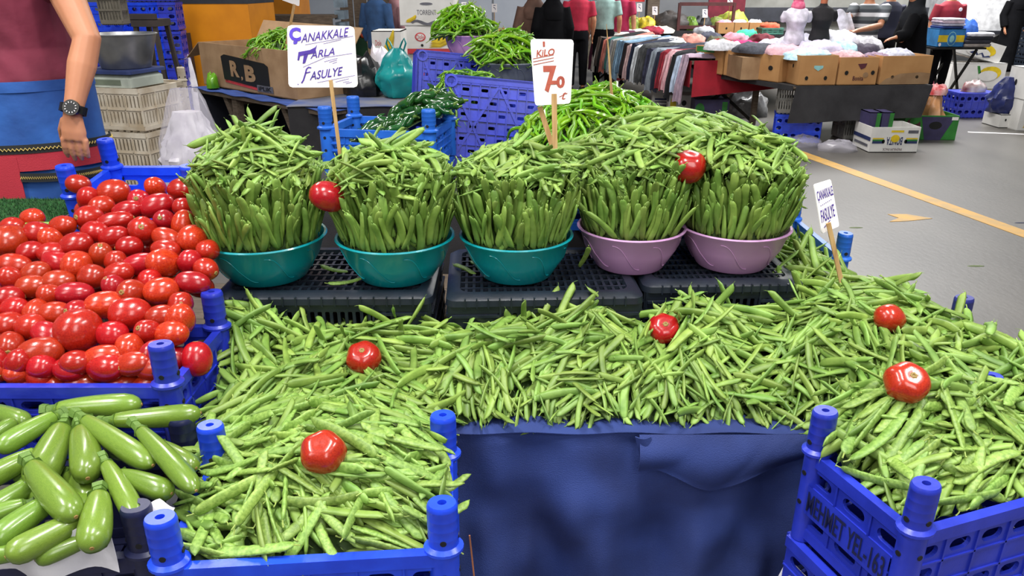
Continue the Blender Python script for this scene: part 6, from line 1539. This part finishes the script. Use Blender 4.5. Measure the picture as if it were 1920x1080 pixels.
for k, (px, py) in enumerate(((1505, 272), (1570, 282))):
    P = at(px, py, 0); crumple((P.x, P.y, 0), .2, .14, .1, M_bag, ['clear plastic sheet crumpled on the floor by the blue crate', 'clear plastic sheet crumpled on the floor by the BONITA carton'][k], 'plastic_sheet', 90 + k, 'plastic')

# ---- far right
A = at(1790, 222, 0); B = at(1868, 222, 0); crate(((A.x + B.x) / 2, A.y + .2, 0), 0, B.x - A.x, .4, .32, M_blue3, 'deep blue crate on the floor at the far right', 0, 'slots')
mb = MB(); mb.box(((A.x + B.x) / 2, A.y + .2, .31), (B.x - A.x - .03, .36, .02)); tag(mb.build('blue_sheet', M_blue3), 'blue sheet covering the far right floor crate', 'sheet')
A = at(1872, 240, 0); B = at(1905, 240, 0); q, fr, lf, rt = carton((A.x, A.y, 0), (B.x, B.y, 0), .35, .16, 'low white carton under the navy bag', M_wcart, open_top=False); fr.disc(.3, .6, .05, .1, M_black, q); fr.disc(.75, .6, .05, .1, M_black, q)
bag(((A.x + B.x) / 2, A.y + .16, .165), .2, .15, .42, mat('navy_bag', (34, 44, 104), .35), 'navy cloth bag on a low white carton at the far right', seed=8, ears=False, neck=.35)
for k in range(2):
    A = at(1895, 243, 0); q, fr, lf, rt = carton((A.x + .02, A.y + .02 - .1, .36 * k), (A.x + .55, A.y - .1, .36 * k), .4, .355, ['white banana carton at the bottom right edge', 'white banana carton on top at the right edge'][k], M_wcart, open_top=False); banana_print(fr, q, .1, .1, .4); lf.disc(.4, .5, .06, .1, M_black, q)
A = at(1836, 172, 0); q, fr, lf, rt = carton((A.x - .35, A.y + .3, 0), (A.x + .55, A.y + .3, 0), .45, .42, 'white carton with yellow banana print behind the deep blue crate', M_wcart, open_top=False); fr.disc(.72, .62, .2, .26, M_ban, q); fr.disc(.68, .52, .18, .2, M_wcart, q, lift=1.6); fr.poly([(.45, .9), (.5, .9), (.56, .55), (.5, .6)], M_greenp, q); fr.disc(.15, .5, .02, .1, M_black, q)
q2, fr, lf, rt = carton((A.x - .38, A.y + .35, .45), (A.x + .45, A.y + .35, .45), .42, .3, 'tilted white banana carton leaning above the others', M_wcart, open_top=False); q2.rotation_euler[1] = R(14); q2.location.z = .60; fr.disc(.55, .5, .3, .34, M_ban, q2); fr.disc(.5, .34, .26, .26, M_wcart, q2, lift=1.6); fr.line([(.36, .2), (.44, .36), (.5, .18), (.58, .32), (.64, .16), (.76, .26)], .08, M_navyp, q2, lift=2.2)
P = at(1850, 175, 0); crumple((6.05, 10.05, .322), .16, .1, .13, mat('fruit_bag', (120, 60, 60), .4, (210, 205, 205), 5), 'clear bag with red fruit on the far right crate', 'fruit_bag', 95, 'bag')
for k, (x0, x1) in enumerate(((1742, 1772), (1776, 1815))):
    A = at(x0, 160, 0); B = at(x1, 160, 0); q, fr, lf, rt = carton((A.x, A.y, 0), (B.x, B.y, 0), .4, .29, ['pink printed carton nearer the clothes table', 'pink printed carton under the folding table'][k], M_card2); fr.rect(.15, .8, .05, .98, mat('print_pink', (180, 80, 110), .6), q); fr.poly([(.35, .8), (.6, .8), (.48, .62)], M_black, q, lift=1.6); fr.disc(.88, .7, .1, .2, mat('print_orange', (220, 130, 60), .6), q, lift=1.5); fr.rect(.4, .6, .35, .48, M_paper, q, lift=1.6)
# folding table with the blue box
F0 = at(1752, 89, .78); F1 = at(1850, 89, .78); ft = empty('folding_table', (F0.x, F0.y, 0), 0, 'folding table with blue box and folded clothes at the far right', 'table'); FLn = F1.x - F0.x
mb = MB(); mb.box((FLn / 2, .35, .765), (FLn, .7, .025)); mb.build('table_top', M_steel, ft)
for a, b in (((FLn * .42, .05, .75), (FLn * .72, .05, 0)), ((FLn * .86, .05, .75), (FLn * .40, .05, 0)), ((FLn * .42, .65, .75), (FLn * .72, .65, 0)), ((FLn * .86, .65, .75), (FLn * .40, .65, 0))): mb = MB(); mb.bar(a, b, .03, .03); mb.build('leg', M_steel, ft)
M_bbox = mat('box_blue', (46, 124, 186), .6)
q, fr, lf, rt = carton((F0.x + .06, F0.y + .06, .78), (F0.x + .06 + FLn * .50, F0.y + .06, .78), .4, .25, 'blue and yellow fruit box on the folding table', M_bbox, open_top=False); fr.rect(0, .38, .28, .66, M_ban, q); fr.rect(.66, 1, .28, .66, M_ban, q); fr.disc(.52, .46, .17, .40, M_tealp, q, lift=1.4); fr.disc(.52, .46, .15, .36, M_bbox, q, lift=1.8); fr.disc(.52, .46, .09, .2, M_tealp, q, lift=2.4); fr.disc(.1, .14, .05, .1, M_paper, q, lift=2)
stack((F0.x + .06 + FLn * .28, F0.y + .26, 1.032), FLn * .44, .36, [gm('navy fold', (40, 60, 120)), gm('lavender fold', (206, 206, 226)), gm('pink fold', (224, 200, 216)), gm('white fold', (222, 220, 232))], 'folded pale garments on top of the blue fruit box', 0, .035)
stack((F0.x + FLn * .88, F0.y + .2, .78), .38, .34, [gm('beige fold', (176, 166, 160)), gm('dark fold', (56, 56, 66)), gm('dark fold2', (40, 42, 52)), gm('white fold2', (230, 230, 236))], 'folded dark and white garments at the table end', 0, .05)
crumple((F0.x + FLn * .72, F0.y + .3, .78), .22, .2, .32, gm('royal blue', (30, 84, 170)), 'royal blue garment heaped beside the blue fruit box', 'garment', 99)
# black crates at the right edge
P = at(1915, 140, 0)
for k in range(3): crate((P.x + .28, P.y + .2, .29 * k), R(0), .5, .36, .285, M_dark, ['lowest', 'middle', 'upper'][k] + ' black crate in the stack at the right edge', 0, 'slots', group='black crates at the right edge')
# white van and brown stand behind
vn = empty('van', (atY(1832, 30, 17).x, 16.2, 0), 0, 'white van parked behind the clothes stalls', 'van')
mb = MB(); mb.loft([[(x, y, z) for x, y in rrect(2.2 - e, .95 - e, .25, 6)] for z, e in ((.35, .05), (.5, 0), (1.3, 0), (2.0, .12), (2.1, .3))]); mb.build('van_body', mat('van_white', (226, 226, 228), .3), vn, True, loc=(1.4, .95, 0))
mb = MB(); mb.box((-.1 + .25, -.015, 1.05), (.12, .03, .04)); mb.build('door_handle', M_black, vn)
mb = MB(); mb.box((1.4, -.012, .72), (4.2, .03, .07)); mb.build('side_moulding', M_dband, vn)
for x in (.15, 2.7):
    mb = MB(); n = 24; mb.loft([[(x + r_ * math.cos(2 * math.pi * k / n), y, .34 + r_ * math.sin(2 * math.pi * k / n)) for k in range(n)] for y, r_ in ((.0, .2), (-.01, .34), (.2, .34))]); mb.build('wheel', M_black, vn, True)
bs_ = empty('brown_stand', tuple(at(1830, 112, 0).xy) + (0,), 0, 'leaning brown frame beside the woman in black', 'frame')
for a, b in (((0, .1, 0), (.12, .1, 1.05)), ((.65, .1, 0), (.7, .1, 1.05)), ((.1, .1, 1.02), (.72, .1, 1.02)), ((.12, .1, 1.0), (.68, .1, .5))): mb = MB(); mb.bar(a, b, .06, .05); mb.build('rail', mat('brown_metal', (90, 44, 44)), bs_)

# ---- people in the background
M_bk = mat('abaya_black', (15, 15, 18), .9, (10, 10, 13), 6, spec=.1); M_bk2 = mat('scarf_charcoal', (36, 38, 42), .9, spec=.1); M_trd = mat('trousers_black', (18, 18, 22), .9, spec=.1)
def foot(px, py): p = at(px, py, 0); return (p.x, p.y, 0)
def body_at(px, Y): return (atY(px, 20, Y).x, Y, 0)
person(body_at(706, 11.0), 1.72, R(150), 'person in a long denim blue shirt and beige trousers', mat('denim_shirt', (52, 90, 140), .85), mat('beige_trousers', (190, 170, 140), .85), scut=.80, sleeve=.9)
person(body_at(745, 11.6), 1.65, R(120), 'person in a dusty pink robe behind the carton stack', None, robe=mat('pink_robe', (190, 140, 146), .85), scarf=mat('pink_robe', (190, 140, 146)))
person(body_at(1002, 11.2), 1.66, R(170), 'person in a brown robe behind the price card', None, robe=mat('brown_robe', (104, 76, 64), .85), scarf=mat('brown_robe', (104, 76, 64)))
person(body_at(1036, 10.9), 1.66, R(190), 'person in a black robe beside the brown robe', None, robe=M_bk, scarf=M_bk)
person(body_at(1085, 12.6), 1.72, R(185), 'person in a red T-shirt and black trousers behind the garment row', mat('crimson_shirt', (190, 36, 66), .85), M_trd, scut=.96)
person(body_at(1134, 13.0), 1.72, R(175), 'person in a mint green T-shirt behind the garment row', mat('mint_shirt', (156, 190, 184), .85), M_trd, scut=.96)
person(body_at(1163, 13.6), 1.70, R(160), 'person in a long raspberry top at the far stall', mat('raspberry_shirt', (176, 30, 76), .85), M_trd, scut=.72)
def stripes():
    m = bpy.data.materials.new('striped_shirt'); MATS['striped_shirt'] = m; m.use_nodes = True; N = m.node_tree.nodes; L = m.node_tree.links; b = N['Principled BSDF']; b.inputs['Roughness'].default_value = .85
    tc = N.new('ShaderNodeTexCoord'); sp = N.new('ShaderNodeSeparateXYZ'); L.new(tc.outputs['Object'], sp.inputs[0]); ma = N.new('ShaderNodeMath'); ma.operation = 'MULTIPLY'; ma.inputs[1].default_value = 7.5; L.new(sp.outputs['Z'], ma.inputs[0]); fr = N.new('ShaderNodeMath'); fr.operation = 'FRACT'; L.new(ma.outputs[0], fr.inputs[0])
    cr = N.new('ShaderNodeValToRGB'); cr.color_ramp.interpolation = 'CONSTANT'; cr.color_ramp.elements[0].color = lin(84, 90, 94); e = cr.color_ramp.elements[1]; e.position = .35; e.color = lin(196, 196, 200); e2 = cr.color_ramp.elements.new(.7); e2.color = lin(56, 60, 66); L.new(fr.outputs[0], cr.inputs[0]); L.new(cr.outputs[0], b.inputs['Base Color']); return m
ml = body_at(1628, 10.1)
person(ml, 1.68, R(-25), 'man in a grey and white striped polo shirt holding up a white garment', stripes(), M_trd, scut=.9, arms={-1: [(ml[0] - .20, 10.05, 1.36), atY(1590, 35, 9.9), atY(1562, 24, 9.75)], 1: [(ml[0] + .2, 10.05, 1.36), atY(1650, 48, 9.85), atY(1605, 58, 9.6)]})
P = atY(1585, 38, 9.6); mb = MB(); mb.grid(lambda u, v: (P.x - .14 + .2 * u + .12 * v, 9.62 - .03 * math.sin(5 * u), P.z + .1 - .26 * v + .03 * math.sin(6 * u)), 12, 12, .01); tag(mb.build('held_garment', gm('held white', (226, 224, 234)), None, True), 'white garment held up by the man in the striped shirt', 'garment')
person(body_at(1668, 11.6), 1.68, R(10), 'person in a dark navy top looking through clothes', mat('navy_top', (38, 40, 60), .85), M_trd, sleeve=.55)
wl = body_at(1722, 9.35)
person(wl, 1.62, R(-70), 'woman in a black robe and charcoal headscarf leaning over the clothes', None, robe=M_bk, scarf=M_bk2, lean=.12, arms={-1: [(wl[0] - .1, 9.2, 1.28), (wl[0] - .22, 9.1, 1.08), atY(1680, 70, 9.1)], 1: [(wl[0] - .05, 9.45, 1.28), (wl[0] - .15, 9.4, 1.05), atY(1690, 72, 9.3)]})
rl = body_at(1781, 12.0); rp = person(rl, 1.68, R(5), 'person in a dark red football shirt behind the folding table', mat('football_red', (150, 30, 48), .8), M_trd, sleeve=.6)
P = Vector(rl); mb = MB(); mb.tube([(.075, -.150, 1.28), (.075, -.154, 1.28)], [.028, .024], 12); mb.build('shirt_badge', M_paper, rp)
person(foot(1878, 133), 1.66, R(12), 'woman in a long black robe walking at the far right', None, robe=M_bk, scarf=M_bk)
wl2 = foot(1925, 118); person(wl2, 1.7, R(0), 'person in navy at the right edge of the picture', mat('navy_top', (38, 40, 60)), mat('denim', (60, 80, 130), .85))
# floor litter
P = at(430, 243, 0); crumple((P.x, P.y, 0), .22, .14, .07, M_news, 'torn white paper on the floor under the trestle table', 'litter_paper', 101, 'litter'); P = at(430, 275, 0); crumple((P.x, P.y, 0), .14, .1, .03, mat('pinkish_litter', (190, 150, 150), .8), 'pinkish scrap on the floor left of the first bowl', 'litter_scrap', 102, 'litter')
for k, (px, py) in enumerate(((1605, 427), (1830, 499), (1915, 418))):
    P = at(px, py, 0); crumple((P.x, P.y, 0), .05, .012, .004, mat('leaf_litter' if k != 2 else 'dark_scrap', (104, 118, 78) if k != 2 else (60, 62, 84), .8), ['pale green scrap on the floor near the leaning card', 'green leaf scrap on the open floor', 'dark scrap at the right edge of the floor', 'tiny dark scrap on the floor', 'small scrap beside the rightmost bowl on the floor'][k], 'litter_scrap', 110 + k, 'litter')
